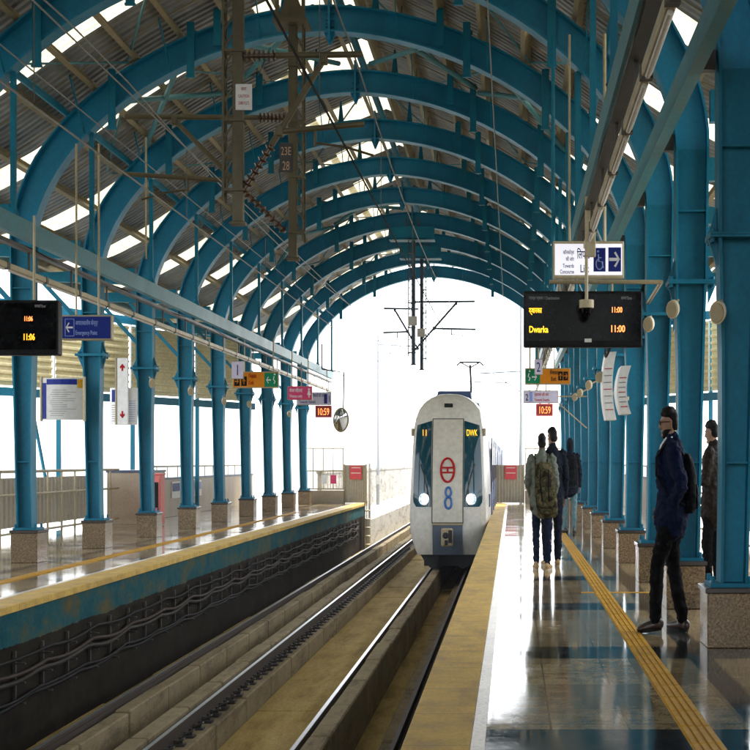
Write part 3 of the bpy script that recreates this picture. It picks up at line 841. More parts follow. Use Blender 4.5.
end_barrier(.42, 1.7, .38, -.50, 1, ('tall grey railing behind the standing passengers at the platform end', 'grey ribbed gate panel at the platform end beside the train', 'red warning sign on the gate panel between train and passengers'))
for x, z, mat_, lab in ((-5.75, .78, pink_sign, 'small pink notice hung on the far platform end railing'), (-6.05, .78, white_sign, 'small pale notice hung beside a pink one on the end railing'), (.72, .80, pink_sign, 'small pink notice on the railing behind the camouflage backpack')):
    tag(MB().box(x - .09, x + .09, 48.29, 48.31, z - .14, z + .14).build('railing_notice', mat_, bevel=.004), lab, 'notice', 'notices on the end railings')

# ladder and post at the far platform end
ld = thing('end_ladder', 'steel access ladder at the track end of the far platform', 'ladder', (-4.62, 47.6, -1.5))
for y in (47.3, 47.95): MB().box(-4.655, -4.625, y - .02, y + .02, -1.5, .1).build('stringer', galv, ld)
for k in range(5): MB().box(-4.66, -4.50, 47.32, 47.93, -1.3 + .27 * k, -1.27 + .27 * k).build('rung', galv, ld)
tag(MB().tube([(-4.62, 48.62, -1.7), (-4.62, 48.62, 1.3)], .035, 10).build('marker_post', white_paint, smooth=True), 'thin white post standing at the far platform end', 'post')

# ---------------------------------------------------------------- signs
def rods(root, xs, y, z0, z1, mat=cream_steel, r=.012):
    for x in xs: MB().tube([(x, y, z0), (x, y, z1)], r, 8).build('hanger_rod', mat, root)
def board(root, x0, x1, y, z0, z1, face, th=.10, frame=galv, fr=.018, name='face'):
    MB().box(x0, x1, y, y + th, z0, z1).build('housing', frame, root, bevel=.006)
    return MB().box(x0 + fr * .62, x1 - fr * .62, y - .006, y - .0005, z0 + fr, z1 - fr).build(name, face, root)
def arrow(root, cx, cz, s, y, mat, dirx=1, dirz=0, name='arrow', w=.16, sx=.62):
    mb = MB(); perp = (-dirz, dirx)
    def P_(a, b_): return (cx + (dirx * a + perp[0] * b_) * s * sx, cz + (dirz * a + perp[1] * b_) * s)
    mb.prism([P_(-.5, -w / 2), P_(.38, -w / 2), P_(.38, w / 2), P_(-.5, w / 2)], 'y', y - .003, y)
    for q in (1, -1):
        mb.prism([P_(.5, 0), P_(.5 - w * .2 , q * -.02), P_(.08, q * .42), P_(.08 - w * .9, q * .36), P_(.5 - w * 1.25, 0)][::q], 'y', y - .0045, y - .0015)
    return mb.build(name, mat, root)

# lift sign
y = 15.35; a = at(553, 278, y); b = at(624, 241, y)
s1 = thing('lift_sign', 'white and blue lift sign with wheelchair symbol hanging above the departure board', 'sign', ((a.x + b.x) / 2, y, a.z))
board(s1, a.x, b.x, y, a.z, b.z, lit_sign, .12, cream_steel, .03)
rods(s1, (a.x + .17, b.x - .20), y + .06, b.z + .001, 5.75)
def tx(root, t_, px, py, y_, hpx, mat, align='LEFT', sx=.62): return text_part(t_, at(px, py, y_).x, y_ - .0065, at(px, py, y_).z, hpx * y_ / F / .70, mat, root, align=align, sx=sx, bold=.012)
tx(s1, 'कॉनकोर्स', 574, 254.3, y, 3.6, blue_ink, 'RIGHT', .58); tx(s1, 'की ओर', 574, 261, y, 3.6, blue_ink, 'RIGHT', .58)
tx(s1, 'Towards', 574, 267.7, y, 3.9, blue_ink, 'RIGHT', .56); tx(s1, 'Concourse', 574, 273.6, y, 3.9, blue_ink, 'RIGHT', .56)
tx(s1, 'िलफ्ट', 577, 258.5, y, 8, blue_ink, 'LEFT', .5); tx(s1, 'Lift', 580, 272.3, y, 7.6, blue_ink, 'LEFT', .62)
for p0, p1 in (((593.5, 271.7), (605.5, 248)), ((608.3, 271.7), (621, 247.5))):
    q0, q1 = at(*p0, y), at(*p1, y)
    MB().box(q0.x, q1.x, y - .009, y - .0062, q0.z, q1.z).build('pictogram_panel', blue_sign, s1, bevel=.02 if False else 0)
q = at(614.7, 259.5, y); arrow(s1, q.x, q.z, .19, y - .0092, white_ink, 1, 0, 'arrow', .17, .62)
# wheelchair pictogram
q = at(599.3, 259.8, y); mb = MB(); Y_ = y - .0125
ring = [(q.x + .62 * .055 * math.cos(t_), Y_ + .001, q.z - .045 + .055 * math.sin(t_)) for t_ in [math.pi * (.62 + 1.55 * k / 16) for k in range(17)]]
mb.tube(ring, .006, 6); mb.tube([(q.x - .012, Y_, q.z + .055), (q.x - .006, Y_, q.z - .02), (q.x + .026, Y_, q.z - .022), (q.x + .040, Y_, q.z - .085)], .007, 6); mb.tube([(q.x - .008, Y_, q.z + .02), (q.x + .022, Y_, q.z + .018)], .006, 6)
mb.disc((q.x - .014, Y_ + .002, q.z + .085), (0, 1, 0), .012, .012, .004, 12); mb.build('wheelchair_symbol', pale_ink, s1)

def led_board(x0, x1, y, z0, z1, lab):
    root = thing('departure_board', lab, 'display board', ((x0 + x1) / 2, y, z0))
    MB().box(x0, x1, y, y + .16, z0, z1).build('housing', black_plastic, root, bevel=.012)
    MB().box(x0 + .02, x1 - .02, y - .007, y - .0005, z0 + .06, z1 - .03).build('screen', black_gloss, root)
    return root
y = 15.0; a = at(523.5, 347, y); b = at(642.5, 291, y)
lb = led_board(a.x, b.x, y, a.z, b.z, 'black departure board showing Dwarka 11:00 above the platform with the waiting men')
def td(root, t_, px, py, y_, h, mat, align='LEFT', sx=.62): return text_part(t_, at(px, py, y_).x, y_ - .0095, at(px, py, y_).z, h * y_ / F / .70, mat, root, name='display_text', align=align, sx=sx, depth=.002, bold=.022)
td(lb, 'गंतव्य स्थान / Destination', 529, 299.5, y, 2.9, dim_print, 'LEFT', .72); td(lb, 'समय/Time', 621, 299.5, y, 2.9, dim_print, 'LEFT', .62)
td(lb, 'द्वारका', 529, 313, y, 5.2, yellow_led, 'LEFT', .62); td(lb, 'Dwarka', 529, 332.5, y, 6.4, yellow_led, 'LEFT', .66)
td(lb, '11:00', 611, 312.5, y, 5.4, orange_led, 'LEFT', .66); td(lb, '11:00', 610, 332, y, 6.6, orange_led, 'LEFT', .72)
q = at(588, 340.5, y); MB().box(q.x - .035, q.x + .035, y - .011, y - .0075, q.z - .018, q.z + .018).build('maker_plate', white_paint, lb)
rods(lb, (a.x + .36, b.x - .30), y + .08, b.z + .001, at(0, 281, y).z, galv, .012)
MB().tube([(a.x + .26, y + .08, at(0, 281, y).z), (1.50, y + .08, at(0, 281, y).z)], .022, 8).build('carrier_bar', galv, lb)
for q_ in (1.50,): MB().tube([(q_, y + .08, at(0, 281, y).z), (1.55, 17.05, at(0, 281, y).z)], .022, 8).build('carrier_arm', galv, lb)

y = 16.0; b0 = at(58, 355, y); b1 = at(-52, 300, y)
lb2 = led_board(b1.x, b0.x, y, b0.z, b1.z, 'black departure board above the far platform, cut by the edge of the view')
td(lb2, 'गंतव्य / Destination', -45, 308.5, y, 2.9, dim_print, 'LEFT', .62); td(lb2, 'समय/Time', 35, 307.5, y, 2.9, dim_print, 'LEFT', .62)
td(lb2, '11:06', 24, 321, y, 4.6, orange_led, 'LEFT', .62); td(lb2, '11:06', 23, 340, y, 6.2, amber, 'LEFT', .62); td(lb2, 'Vaishali', -45, 340, y, 6.2, amber, 'LEFT', .62)
rods(lb2, (b1.x + .25, b0.x - .28), y + .08, b1.z + .001, 4.0, cream_steel, .014)

# camera on a drop pole in front of the departure board
y = 14.7; cp = thing('drop_camera', 'cream drop pole with a small dome camera hanging before the departure board', 'camera', at(587, 300, y))
q = at(590.5, 225, y); MB().box(q.x - .05, q.x + .05, y - .03, y + .03, at(0, 257, y).z, 4.0).build('pole_sleeve', cream_steel, cp, bevel=.006)
q = at(586.5, 300, y); MB().tube([(q.x, y, 4.02), (q.x, y, at(0, 300, y).z)], .016, 10).build('pole', cream_steel, cp)
MB().tube([(q.x, y, at(0, 308, y).z), (q.x, y, at(0, 300, y).z)], .072, 18).build('housing', cream_steel, cp, smooth=True)
mb = MB(); mb.tube([(q.x, y, at(0, 308, y).z - .001), (q.x, y, at(0, 312, y).z), (q.x, y, at(0, 316, y).z), (q.x, y, at(0, 317.6, y).z)], [.055, .052, .034, .01], 16); mb.build('dome', black_gloss, cp, smooth=True)

# far signs over the near platform
y = 28.0; a, b = at(525, 384.5, y), at(570.5, 368, y)
es = thing('exit_sign', 'green and orange exit sign above the camouflage backpack passenger', 'sign', ((a.x + b.x) / 2, y, a.z))
board(es, a.x, b.x, y, a.z, b.z, orange_sign, .12, galv, .02)
q0, q1 = at(525.9, 383.3, y), at(540, 369.3, y); MB().box(q0.x, q1.x, y - .010, y - .0065, q0.z, q1.z).build('green_panel', green_sign, es)
q = at(534.5, 377, y); arrow(es, q.x, q.z, .16, y - .0105, white_ink, 1, 0); q = at(529, 376, y)
mb = MB(); mb.tube([(q.x, y - .012, q.z + .05), (q.x - .015, y - .012, q.z - .01), (q.x + .02, y - .012, q.z - .04), (q.x + .0, y - .012, q.z - .09)], .011, 6); mb.disc((q.x + .012, y - .012, q.z + .09), (0, 1, 0), .018, .018, .004, 10); mb.build('running_figure', white_ink, es)
tx(es, 'िनकास', 550, 374.5, y - .003, 3.6, black_ink); tx(es, 'Exit', 551, 380.8, y - .003, 3.9, black_ink)
for x in (560.5, 565.7):
    q0, q1 = at(x - 2.3, 380.5, y), at(x + 2.3, 371.5, y); MB().box(q0.x, q1.x, y - .010, y - .0065, q0.z, q1.z).build('pictogram_panel', black_ink, es)
q = at(565.7, 376, y); arrow(es, q.x, q.z, .12, y - .0105, orange_sign, 1, 0)
q = at(560.5, 376, y); arrow(es, q.x, q.z, .12, y - .0105, orange_sign, 0, 1, 'stairs_symbol')
rods(es, (a.x + .1, b.x - .3), y + .06, b.z + .001, 4.0, galv, .012)
def number_sign(px0, px1, py0, py1, y, num, lab, face):
    a, b = at(px0, py1, y), at(px1, py0, y); r_ = thing('platform_number_sign', lab, 'sign', ((a.x + b.x) / 2, y, a.z))
    board(r_, a.x, b.x, y, a.z, b.z, face, .08, galv, .012); text_part(num, (a.x + b.x) / 2, y - .0075, a.z + (b.z - a.z) * .2, (b.z - a.z) * .86, blue_ink, r_, sx=.62, depth=.004)
    rods(r_, ((a.x + b.x) / 2,), y + .04, b.z + .001, 4.0, galv, .014)
number_sign(534.5, 542.5, 359, 375, 27.7, '2', 'small lilac sign with a blue 2 before the green and orange sign', lilac_sign)
y = 30.0; a, b = at(523.5, 403.2, y), at(558.5, 390.3, y)
ls = thing('platform_sign', 'lilac direction sign above the red clock near the standing passengers', 'sign', ((a.x + b.x) / 2, y, a.z))
board(ls, a.x, b.x, y, a.z, b.z, lilac_sign, .12, galv, .015)
tx(ls, '2', 525.5, 400.5, y, 6.5, blue_ink); q0, q1 = at(529.5, 401.8, y), at(532.5, 391.8, y); MB().box(q0.x, q1.x, y - .010, y - .0065, q0.z, q1.z).build('pictogram_panel', pale_ink, ls)
tx(ls, 'द्वारका की ओर', 534.5, 396, y, 2.8, red_ink); tx(ls, 'Towards Dwarka', 534.5, 401.2, y, 2.7, red_ink, 'LEFT', .55)
rods(ls, (a.x + .12, b.x - .25), y + .06, b.z + .001, 4.0, galv, .012)
MB().tube([(b.x, y + .06, b.z - .12), (1.5, y + .06, b.z - .12)], .014, 6).build('stay', galv, ls); MB().tube([(b.x, y + .06, a.z), (1.5, y + .06, a.z - .5)], .014, 6).build('stay', galv, ls)
def clock(px0, px1, py0, py1, y, lab):
    a, b = at(px0, py1, y), at(px1, py0, y); r_ = thing('digital_clock', lab, 'clock', ((a.x + b.x) / 2, y, a.z), 'red digital clocks')
    MB().box(a.x, b.x, y, y + .10, a.z, b.z).build('housing', red_sign, r_, bevel=.008)
    MB().box(a.x + .03, b.x - .03, y - .005, y - .0005, a.z + .03, b.z - .03).build('screen', plain('clock_red_screen_' + str(px0), (.25, .02, .015), .4), r_)
    text_part('10:59', (a.x + b.x) / 2, y - .008, a.z + (b.z - a.z) * .2, (b.z - a.z) * .82, red_led if False else orange_led, r_, name='display_text', sx=.56, depth=.004)
    rods(r_, (a.x + .08, b.x - .08), y + .05, b.z + .001, b.z + .28, galv, .01)
clock(536, 553, 403.6, 416, 30.0, 'red digital clock reading 10:59 under the lilac sign by the standing passengers')

# far signs over the far platform
number_sign(231.5, 243.5, 361, 379, 31.6, '1', 'small white sign with a blue 1 hanging above the far platform', lilac_sign)
y = 32.0; a, b = at(232.5, 388, y), at(278.5, 371.5, y)
es = thing('exit_sign', 'orange and green exit sign hanging above the far platform', 'sign', ((a.x + b.x) / 2, y, a.z))
board(es, a.x, b.x, y, a.z, b.z, orange_sign, .12, galv, .02)
q0, q1 = at(264.5, 386.8, y), at(277.7, 372.8, y); MB().box(q0.x, q1.x, y - .010, y - .0065, q0.z, q1.z).build('green_panel', green_sign, es)
q = at(268.5, 380, y); arrow(es, q.x, q.z, .17, y - .0105, white_ink, -1, 0); q = at(274.2, 379, y)
mb = MB(); mb.tube([(q.x, y - .012, q.z + .06), (q.x - .015, y - .012, q.z - .01), (q.x + .02, y - .012, q.z - .05), (q.x + .0, y - .012, q.z - .10)], .011, 6); mb.disc((q.x + .012, y - .012, q.z + .10), (0, 1, 0), .02, .02, .004, 10); mb.build('running_figure', white_ink, es)
tx(es, 'िनकास', 248.5, 378, y - .003, 3.6, red_ink); tx(es, 'Exit', 248.5, 384.6, y - .003, 3.9, red_ink)
for x in (237, 244):
    q0, q1 = at(x - 2.8, 386, y), at(x + 2.8, 376.5, y); MB().box(q0.x, q1.x, y - .010, y - .0065, q0.z, q1.z).build('pictogram_panel', black_ink, es)
    q = at(x, 381.3, y); arrow(es, q.x, q.z, .13, y - .0105, orange_sign, 0 if x > 240 else 1, 1 if x > 240 else 0)
rods(es, (a.x + .25, b.x - .12), y + .06, b.z + .001, 4.0, galv, .012)
y = 36.0; a, b = at(287.5, 400, y), at(312, 386, y)
ps = thing('women_only_sign', 'pink sign with a white female symbol hanging above the far platform', 'sign', ((a.x + b.x) / 2, y, a.z))
board(ps, a.x, b.x, y, a.z, b.z, pink_sign, .1, galv, .012)
tx(ps, 'केवल मिहलाएं', 289.5, 392, y, 3.1, white_ink, 'LEFT', .56); tx(ps, 'Women only', 289.5, 397.5, y, 3.0, white_ink, 'LEFT', .56)
q = at(309, 393, y); mb = MB(); mb.disc((q.x, y - .0085, q.z + .09), (0, 1, 0), .025, .025, .003, 12); mb.prism([(q.x - .045, q.z - .05), (q.x + .045, q.z - .05), (q.x + .015, q.z + .06), (q.x - .015, q.z + .06)], 'y', y - .010, y - .007); mb.box(q.x - .012, q.x + .012, y - .010, y - .007, q.z - .11, q.z - .051); mb.build('female_symbol', white_ink, ps)
rods(ps, (a.x + .1, b.x - .1), y + .05, b.z + .001, 4.0, galv, .012)
y = 40.0; a, b = at(296.5, 405, y), at(331, 392, y)
ls = thing('platform_sign', 'lilac direction sign behind the pink sign over the far platform', 'sign', ((a.x + b.x) / 2, y, a.z))
board(ls, a.x, b.x, y, a.z, b.z, lilac_sign, .12, galv, .015)
tx(ls, 'वैशाली की ओर', 313, 397, y, 3, blue_ink, 'LEFT', .5); tx(ls, 'Towards Vaishali', 299, 403.2, y, 2.8, blue_ink, 'LEFT', .6)
q0, q1 = at(324, 403.5, y), at(327.3, 394, y); MB().box(q0.x, q1.x, y - .010, y - .0065, q0.z, q1.z).build('pictogram_panel', blue_sign, ls); tx(ls, '1', 328, 402, y, 6.5, blue_ink)
rods(ls, (a.x + .12, b.x - .12), y + .06, b.z + .001, 4.0, galv, .012)
clock(315, 331.5, 405.4, 417.5, 40.0, 'red digital clock reading 10:59 above the far platform')

# emergency sign
y = 19.0; a, b = at(61.5, 340, y), at(111.5, 315, y)
em = thing('emergency_sign', 'blue emergency point sign with a white arrow above the far platform', 'sign', ((a.x + b.x) / 2, y, a.z))
board(em, a.x, b.x, y, a.z, b.z, blue_sign, .12, galv, .02)
tx(em, 'आपातकालीन केन्द्र', 75.5, 325, y, 4.2, pale_ink, 'LEFT', .50); tx(em, 'Emergency Point', 75.5, 334.8, y, 4.3, pale_ink, 'LEFT', .52)
q = at(69.3, 327.5, y); arrow(em, q.x, q.z, .15, y - .0065, white_ink, -1, 0, 'arrow', .15)
mb = MB()
for p0, p1 in (((65.2, 319), (74, 319)), ((74, 319), (74, 336)), ((74, 336), (65.2, 336)), ((65.2, 336), (65.2, 319))): mb.tube([at(*p0, y - .008), at(*p1, y - .008)], .004, 4)
mb.build('square_outline', pale_ink, em)
rods(em, (at(75, 0, y).x, at(97.5, 0, y).x), y + .06, b.z + .001, 5.4, cream_steel, .014)

# curved map boards
def curved_panel(root, x0, x1, y, z0, z1, mat, name, bow=.08, th=.02):
    rings = []
    for k in range(9):
        q = k / 8; x = x0 + (x1 - x0) * q; d_ = bow * (1 - (2 * q - 1) ** 2)
        rings.append([(x, y - d_, z0), (x, y - d_, z1), (x, y - d_ + th, z1), (x, y - d_ + th, z0)])
    return MB().loft(rings).build(name, mat, root, smooth=True)
def curved_ink(root, x0, x1, X0, X1, y, z0, z1, mat, name, bow, lift=.004):
    rings = []
    for k in range(5):
        x = x0 + (x1 - x0) * k / 4; q = (x - X0) / (X1 - X0); d_ = bow * (1 - (2 * q - 1) ** 2) + lift
        rings.append([(x, y - d_, z0), (x, y - d_, z1), (x, y - d_ + .003, z1), (x, y - d_ + .003, z0)])
    return MB().loft(rings).build(name, mat, root)
y = 23.1; a, b = at(42, 420, y), at(83, 378, y); X0, X1 = a.x, b.x; H = b.z - a.z; W = X1 - X0
mp = thing('map_board', 'curved route map board with a blue and yellow header on a far platform column', 'map board', ((X0 + X1) / 2, y, a.z))
curved_panel(mp, X0, X1, y, a.z, b.z, plain('map_panel_grey', (.52, .52, .50), .3), 'panel')
MB().box(X0 - .03, X0 - .002, y - .02, y + .06, a.z - .02, b.z + .02).build('side_frame', cream_steel, mp); MB().box(X1 + .002, X1 + .025, y - .02, y + .06, a.z - .02, b.z + .02).build('side_frame', cream_steel, mp)
curved_ink(mp, X0 + W * .13, X1 - W * .13, X0, X1, y, a.z + H * .84, b.z - H * .03, blue_sign, 'header', .08)
curved_ink(mp, X1 - W * .12, X1 - W * .01, X0, X1, y, a.z + H * .76, b.z - H * .03, yellow_tile, 'corner_block', .08)
curved_ink(mp, X0 + W * .02, X0 + W * .12, X0, X1, y, a.z + H * .03, b.z - H * .12, blue_sign, 'margin_strip', .08)
rn = random.Random(4)
for k in range(13):
    z_ = a.z + H * (.10 + .05 * k); x_ = X0 + W * rn.uniform(.2, .3); curved_ink(mp, x_, x_ + W * rn.uniform(.3, .62), X0, X1, y, z_, z_ + H * .012, dim_print, 'route_line', .08)
MB().box(X1 + .026, -6.70, y + .0, y + .04, 2.22, 2.30).build('bracket', galv, mp)
y = 26.5; a, b = at(110, 425, y), at(137.5, 388, y); X0, X1 = a.x, b.x; H = b.z - a.z; W = X1 - X0
ib = thing('information_board', 'white curved information board under a tall panel with red arrows', 'information board', ((X0 + X1) / 2, y, a.z))
curved_panel(ib, X0, X1, y, a.z, b.z, white_sign, 'panel')
curved_ink(ib, X0 + W * .08, X0 + W * .30, X0, X1, y, a.z + H * .62, b.z - H * .05, blue_sign, 'header', .08)
for k in range(8): curved_ink(ib, X0 + W * .08, X0 + W * .29, X0, X1, y, a.z + H * (.1 + .06 * k), a.z + H * (.115 + .06 * k), dim_print, 'text_line', .08)
for k in range(10): curved_ink(ib, X0 + W * .70, X0 + W * .94, X0, X1, y, a.z + H * (.1 + .06 * k), a.z + H * (.112 + .06 * k), pale_ink, 'text_line', .08)
MB().box(X1, -6.62, y, y + .04, 2.2, 2.28).build('bracket', galv, ib)
a, b = at(119, 425, y), at(130.5, 358.5, y)
ap = thing('arrow_panel', 'tall narrow white panel with red arrows before the information board', 'sign', ((a.x + b.x) / 2, y - .16, a.z))
MB().box(a.x, b.x, y - .16, y - .12, a.z, b.z).build('panel', white_sign, ap, bevel=.01)
MB().box(a.x - .025, a.x - .001, y - .17, y - .04, a.z, b.z).build('side_frame', galv, ap)
for q, dz in ((.15, -1), (.86, 1)):
    z_ = a.z + (b.z - a.z) * q; arrow(ap, (a.x + b.x) / 2, z_, .13, y - .1605, red_ink, 0, dz, 'red_arrow', .3, .8)

# curved white boards standing out from the columns of the near platform
for px0, px1, py0, py1, y, lab in ((603, 616, 352, 420, 23.0, 'tall curved white board standing out from a column, behind the other curved board'), (617.5, 630.5, 366, 414, 19.7, 'short curved white board standing out from a column near the man in navy')):
    a, b = at(px0, py1, y), at(px1, py0, y); r_ = thing('curved_board', lab, 'information board', ((a.x + b.x) / 2, y, a.z), 'curved white boards on the columns')
    rings = []
    for k in range(11):
        q = k / 10; z_ = a.z + (b.z - a.z) * q; bw = .06 * (1 - (2 * q - 1) ** 2)
        rings.append([(a.x - bw + .05, y, z_), (b.x - bw, y - .12, z_), (b.x - bw, y + .5, z_), (a.x - bw + .05, y + .52, z_)])
    MB().loft(rings).build('panel', white_sign, r_, smooth=True)
    for k in range(7):
        q = .15 + .1 * k; z_ = a.z + (b.z - a.z) * q; bw = .06 * (1 - (2 * q - 1) ** 2); x_ = a.x - bw + .05
        MB().bar((x_ + .02, y - .03, z_), (b.x - bw - .02, y - .126, z_), .004, .012).build('text_line', dim_print if k % 3 else red_ink, r_)
    MB().bar((b.x - .02, y + .3, (a.z + b.z) / 2 - .1), (1.56, y + .3, (a.z + b.z) / 2 - .1), .04, .05).build('bracket', galv, r_)

# round mirror on its arm
y = 44.0; mr = thing('convex_mirror', 'round convex mirror hanging from a bent arm at the far platform end', 'mirror', at(341, 432, y))
p0, p1, p2 = at(322, 369, y), at(344, 372.5, y), at(343.3, 410, y)
MB().tube([p0, p1, p2], .022, 8).build('arm', darksteel, mr); MB().bar(at(341, 379, y), at(344, 374, y), .03, .02).build('arm_brace', darksteel, mr)
MB().tube([at(322, 369, y), at(322, 344, y)], .02, 8).build('arm_hanger', darksteel, mr)
c = at(341, 420, y); axd = Vector((.42, -1, -.12)).normalized(); u_ = Vector((0, 0, 1)).cross(axd).normalized(); v_ = axd.cross(u_)
rings = []
for rr, dd in ((.05, .07), (.42, .055), (.74, .03), (1, 0)): rings.append([c + axd * dd + u_ * (.21 * rr * math.cos(t_)) + v_ * (.33 * rr * math.sin(t_)) for t_ in [2 * math.pi * k / 28 for k in range(28)]])
mb = MB(); mb.loft(rings); mb.build('glass', mirror_mat, mr, smooth=True)
rim = [c + u_ * (.225 * math.cos(t_)) + v_ * (.345 * math.sin(t_)) for t_ in [2 * math.pi * k / 28 for k in range(29)]]
MB().tube(rim, .022, 8).build('rim', galv, mr, smooth=True); MB().tube([c + v_ * .33 - axd * .02, p2], .014, 6).build('clamp', darksteel, mr)

# loudspeakers on the columns
def speaker(p, ax, lab, grp, r=.11, L=.15):
    d_ = Vector(ax).normalized(); p = Vector(p); s_ = thing('loudspeaker', lab, 'loudspeaker', p, grp)
    X_ = Matrix.Translation(p) @ Matrix.Diagonal((.66, 1, 1, 1)) @ Matrix.Translation(-p)
    mb = MB(); mb.tube([p - d_ * L / 2, p - d_ * (L / 2 - .02), p + d_ * L / 2], [r * .8, r, r], 18); mb.build('case', horn, s_, smooth=True, xf=X_)
    mb = MB(); mb.tube([p + d_ * (L / 2 + .0005), p + d_ * (L / 2 + .012)], [r * .86, r * .8], 18); mb.build('grille', horn_face, s_, smooth=True, xf=X_)
    return s_
K2 = ['the column of the bright fourth arch', 'the fifth column', 'the sixth column', 'the seventh column', 'the eighth column']
for (px, py, y, lab) in ((649, 324, 16.6, 'cream round loudspeaker on a column beside the end of the departure board'), (673, 309, 13.85, 'large cream round loudspeaker on the column above the man in navy jacket'), (718, 312, 10.95, 'cream round loudspeaker above the man in the brown jacket'),
                         (599.7, 377, 23.3, 'small cream loudspeaker behind the curved white boards'), (589, 385, 26.7, 'small cream loudspeaker right above the hooded passenger'), (580, 393, 30.1, 'small cream loudspeaker beside the lilac direction sign'), (575, 397, 33.5, 'farthest small cream loudspeaker on the platform columns')):
    p = at(px, py, y); s_ = speaker(p, (-.35, -1, -.18), lab, 'loudspeakers on the near platform columns', .085)
    xc = C0 + 4.02
    MB().tube([p + Vector((.0, .05, .0)), (max(p.x + .03, xc), y + .14, p.z + .10)], .014, 6).build('bracket', galv, s_)
for (px, py, y, lab) in ((152, 383, 26.7, 'small grey loudspeaker beside the information board with arrows'), (190.5, 391, 30.1, 'small loudspeaker on the column between two siding panels'), (224, 401, 33.5, 'small loudspeaker before the last siding panel'), (249, 404, 37, 'small grey loudspeaker under the orange exit sign'), (289, 414, 43.7, 'farthest small loudspeaker beneath the pink sign')):
    p = at(px, py, y); s_ = speaker(p, (.35, -1, -.25), lab, 'loudspeakers on the far platform columns', .08, .14)
    MB().tube([p + Vector((0, .05, 0)), (C0 - 4.02, y + .14, p.z + .12)], .014, 6).build('bracket', galv, s_)
# ---------------------------------------------------------------- overhead line equipment
def lattice_post(root, x, y, z0, z1, mat, side=-1, shift=0):
    """drop post: solid channel with a laced second leg beside it"""
    a = MB(); a.box(x - .02, x + .072, y - .05, y + .05, z0, z1); a.box(x - .045, x + .095, y - .06, y + .06, z0 - .03, z0 - .001); a.build('channel', mat, root, bevel=.004)
    xl = x - .092 if side < 0 else x + .150
    for q in (-.07, .07):
        MB().box(xl - .014, xl + .004, y + q - .012, y + q + .012, z0 + .18, z1).build('angle_leg', mat, root)
    mb = MB(); z = z0 + .2; s_ = 1
    while z < z1 - .1:
        mb.bar((xl - .005, y - .07 * s_, z), (xl - .005, y + .07 * s_, z + .085), .006, .018, (1, 0, 0)); z += .085; s_ = -s_
    z = z0 + .25
    while z < z1 - .15:
        mb.bar((xl, y - .055, z), (x + (-.02 if side < 0 else .072), y - .05, z + .13), .016, .010, (0, 1, 0)); z += .16
    mb.build('lacing', mat, root)
    for z in np.arange(z0 + .28, z1, .62):
        MB().box(min(xl, x) - .02, max(xl, x + .075) + .01, y - .075, y + .075, z - .012, z + .012).build('batten', mat, root)
def insulator(root, p0, p1, n=7, r=.062, mat=None):
    p0, p1 = Vector(p0), Vector(p1); mb = MB(); pts = [p0]; rs = [.018]; d = (p1 - p0)
    for k in range(n):
        a_ = p0 + d * ((k + .25) / n)
        for q, r_ in ((0, .022), (.02, .022), (.3, r), (.42, r), (.5, .022)): pts.append(p0 + d * ((k + .2 + q) / n)); rs.append(r_)
    pts.append(p1); rs.append(.018)
    mb.tube(pts, rs, 12); mb.build('insulator', mat or porcelain, root, smooth=True)
def mast(y, zh, zbot, mat, lab, side, plate=None):
    root = thing('drop_mast', lab, 'overhead line mast', (C0, y, zbot))
    za_ = arch_z(0); zc = zh if zh else za_
    mb = MB(); mb.box(C0 - .17, C0 + .20, y - .20, y + .20, zc - .33, zc - .28); mb.build('head_plate', mat, root)
    mb = MB(); mb.prism([(C0 - .16, zc - .28), (C0 + .19, zc - .28), (C0 + .08, zc - .02), (C0 - .05, zc - .02)], 'y', y - .03, y + .03); mb.build('head_gusset', mat, root)
    for q in (-.13, .16): MB().box(C0 + q - .02, C0 + q + .02, y - .16, y - .135, zc - .279, za_ + .2).build('hanger_strap', mat, root)
    lattice_post(root, C0, y, zbot, zc - .331, mat, side)
    return root
def cantilever(root, x0, y, ztop, zlow, m, mat, iy, zreg, reach, zt2=None):
    """bracket arm on side m: top tube, diagonal, registration tube, steady arm, insulators"""
    xe = x0 + m * reach
    insulator(root, (x0 + m * .06, y, ztop), (x0 + m * .36, y, ztop + .005), 7, .055, iy)
    MB().tube([(x0 + m * .36, y, ztop + .005), (xe, y, ztop + .015)], .028, 10).build('top_tube', mat, root, smooth=True)
    knee = Vector((x0 + m * (reach * .70), y, ztop - .03))
    s0 = Vector((x0 + m * .06, y, zlow)); d = knee - s0
    insulator(root, s0, s0 + d * .36, 8, .05, iy)
    MB().tube([s0 + d * .36, knee], .028, 10).build('diagonal_tube', mat, root, smooth=True)
    q = s0 + d * .46; e = Vector((xe + m * .02, y, zreg + .09))
    MB().tube([q, e], .026, 10).build('registration_tube', mat, root, smooth=True)
    h = q + (e - q) * .42
    MB().tube([h, h + Vector((0, 0, -.16))], .014, 6).build('drop_bracket', mat, root)
    MB().tube([h + Vector((0, 0, -.13)), h + Vector((m * .28, 0, -.17)), h + Vector((m * .52, .02, -.24))], .012, 6).build('steady_arm', mat, root)
    for p_ in (knee, q): MB().box(p_.x - .03, p_.x + .03, y - .045, y + .045, p_.z - .045, p_.z + .045).build('clamp', mat, root, bevel=.008)
yA, yB, yC, yD = YK[1] - .7, YK[2] - .4, YK[8], YK[9]
mA = mast(yA, 0, at(0, 222, yA).z, ohe, 'brown lattice drop mast carrying the white caution plate', -1)
cantilever(mA, C0, yA, at(0, 56, yA).z, at(0, 193, yA).z, 1, ohe, porcelain, at(0, 134, yA).z, 1.13)
mB = mast(yB, at(0, 24, yB).z + .3, at(0, 258, yB).z, ohe, 'brown lattice drop mast with the number plate 23E 28', 1)
cantilever(mB, C0, yB, at(0, 118, yB).z, at(0, 232, yB).z, -1, ohe, porcelain, at(0, 182, yB).z, 1.85)
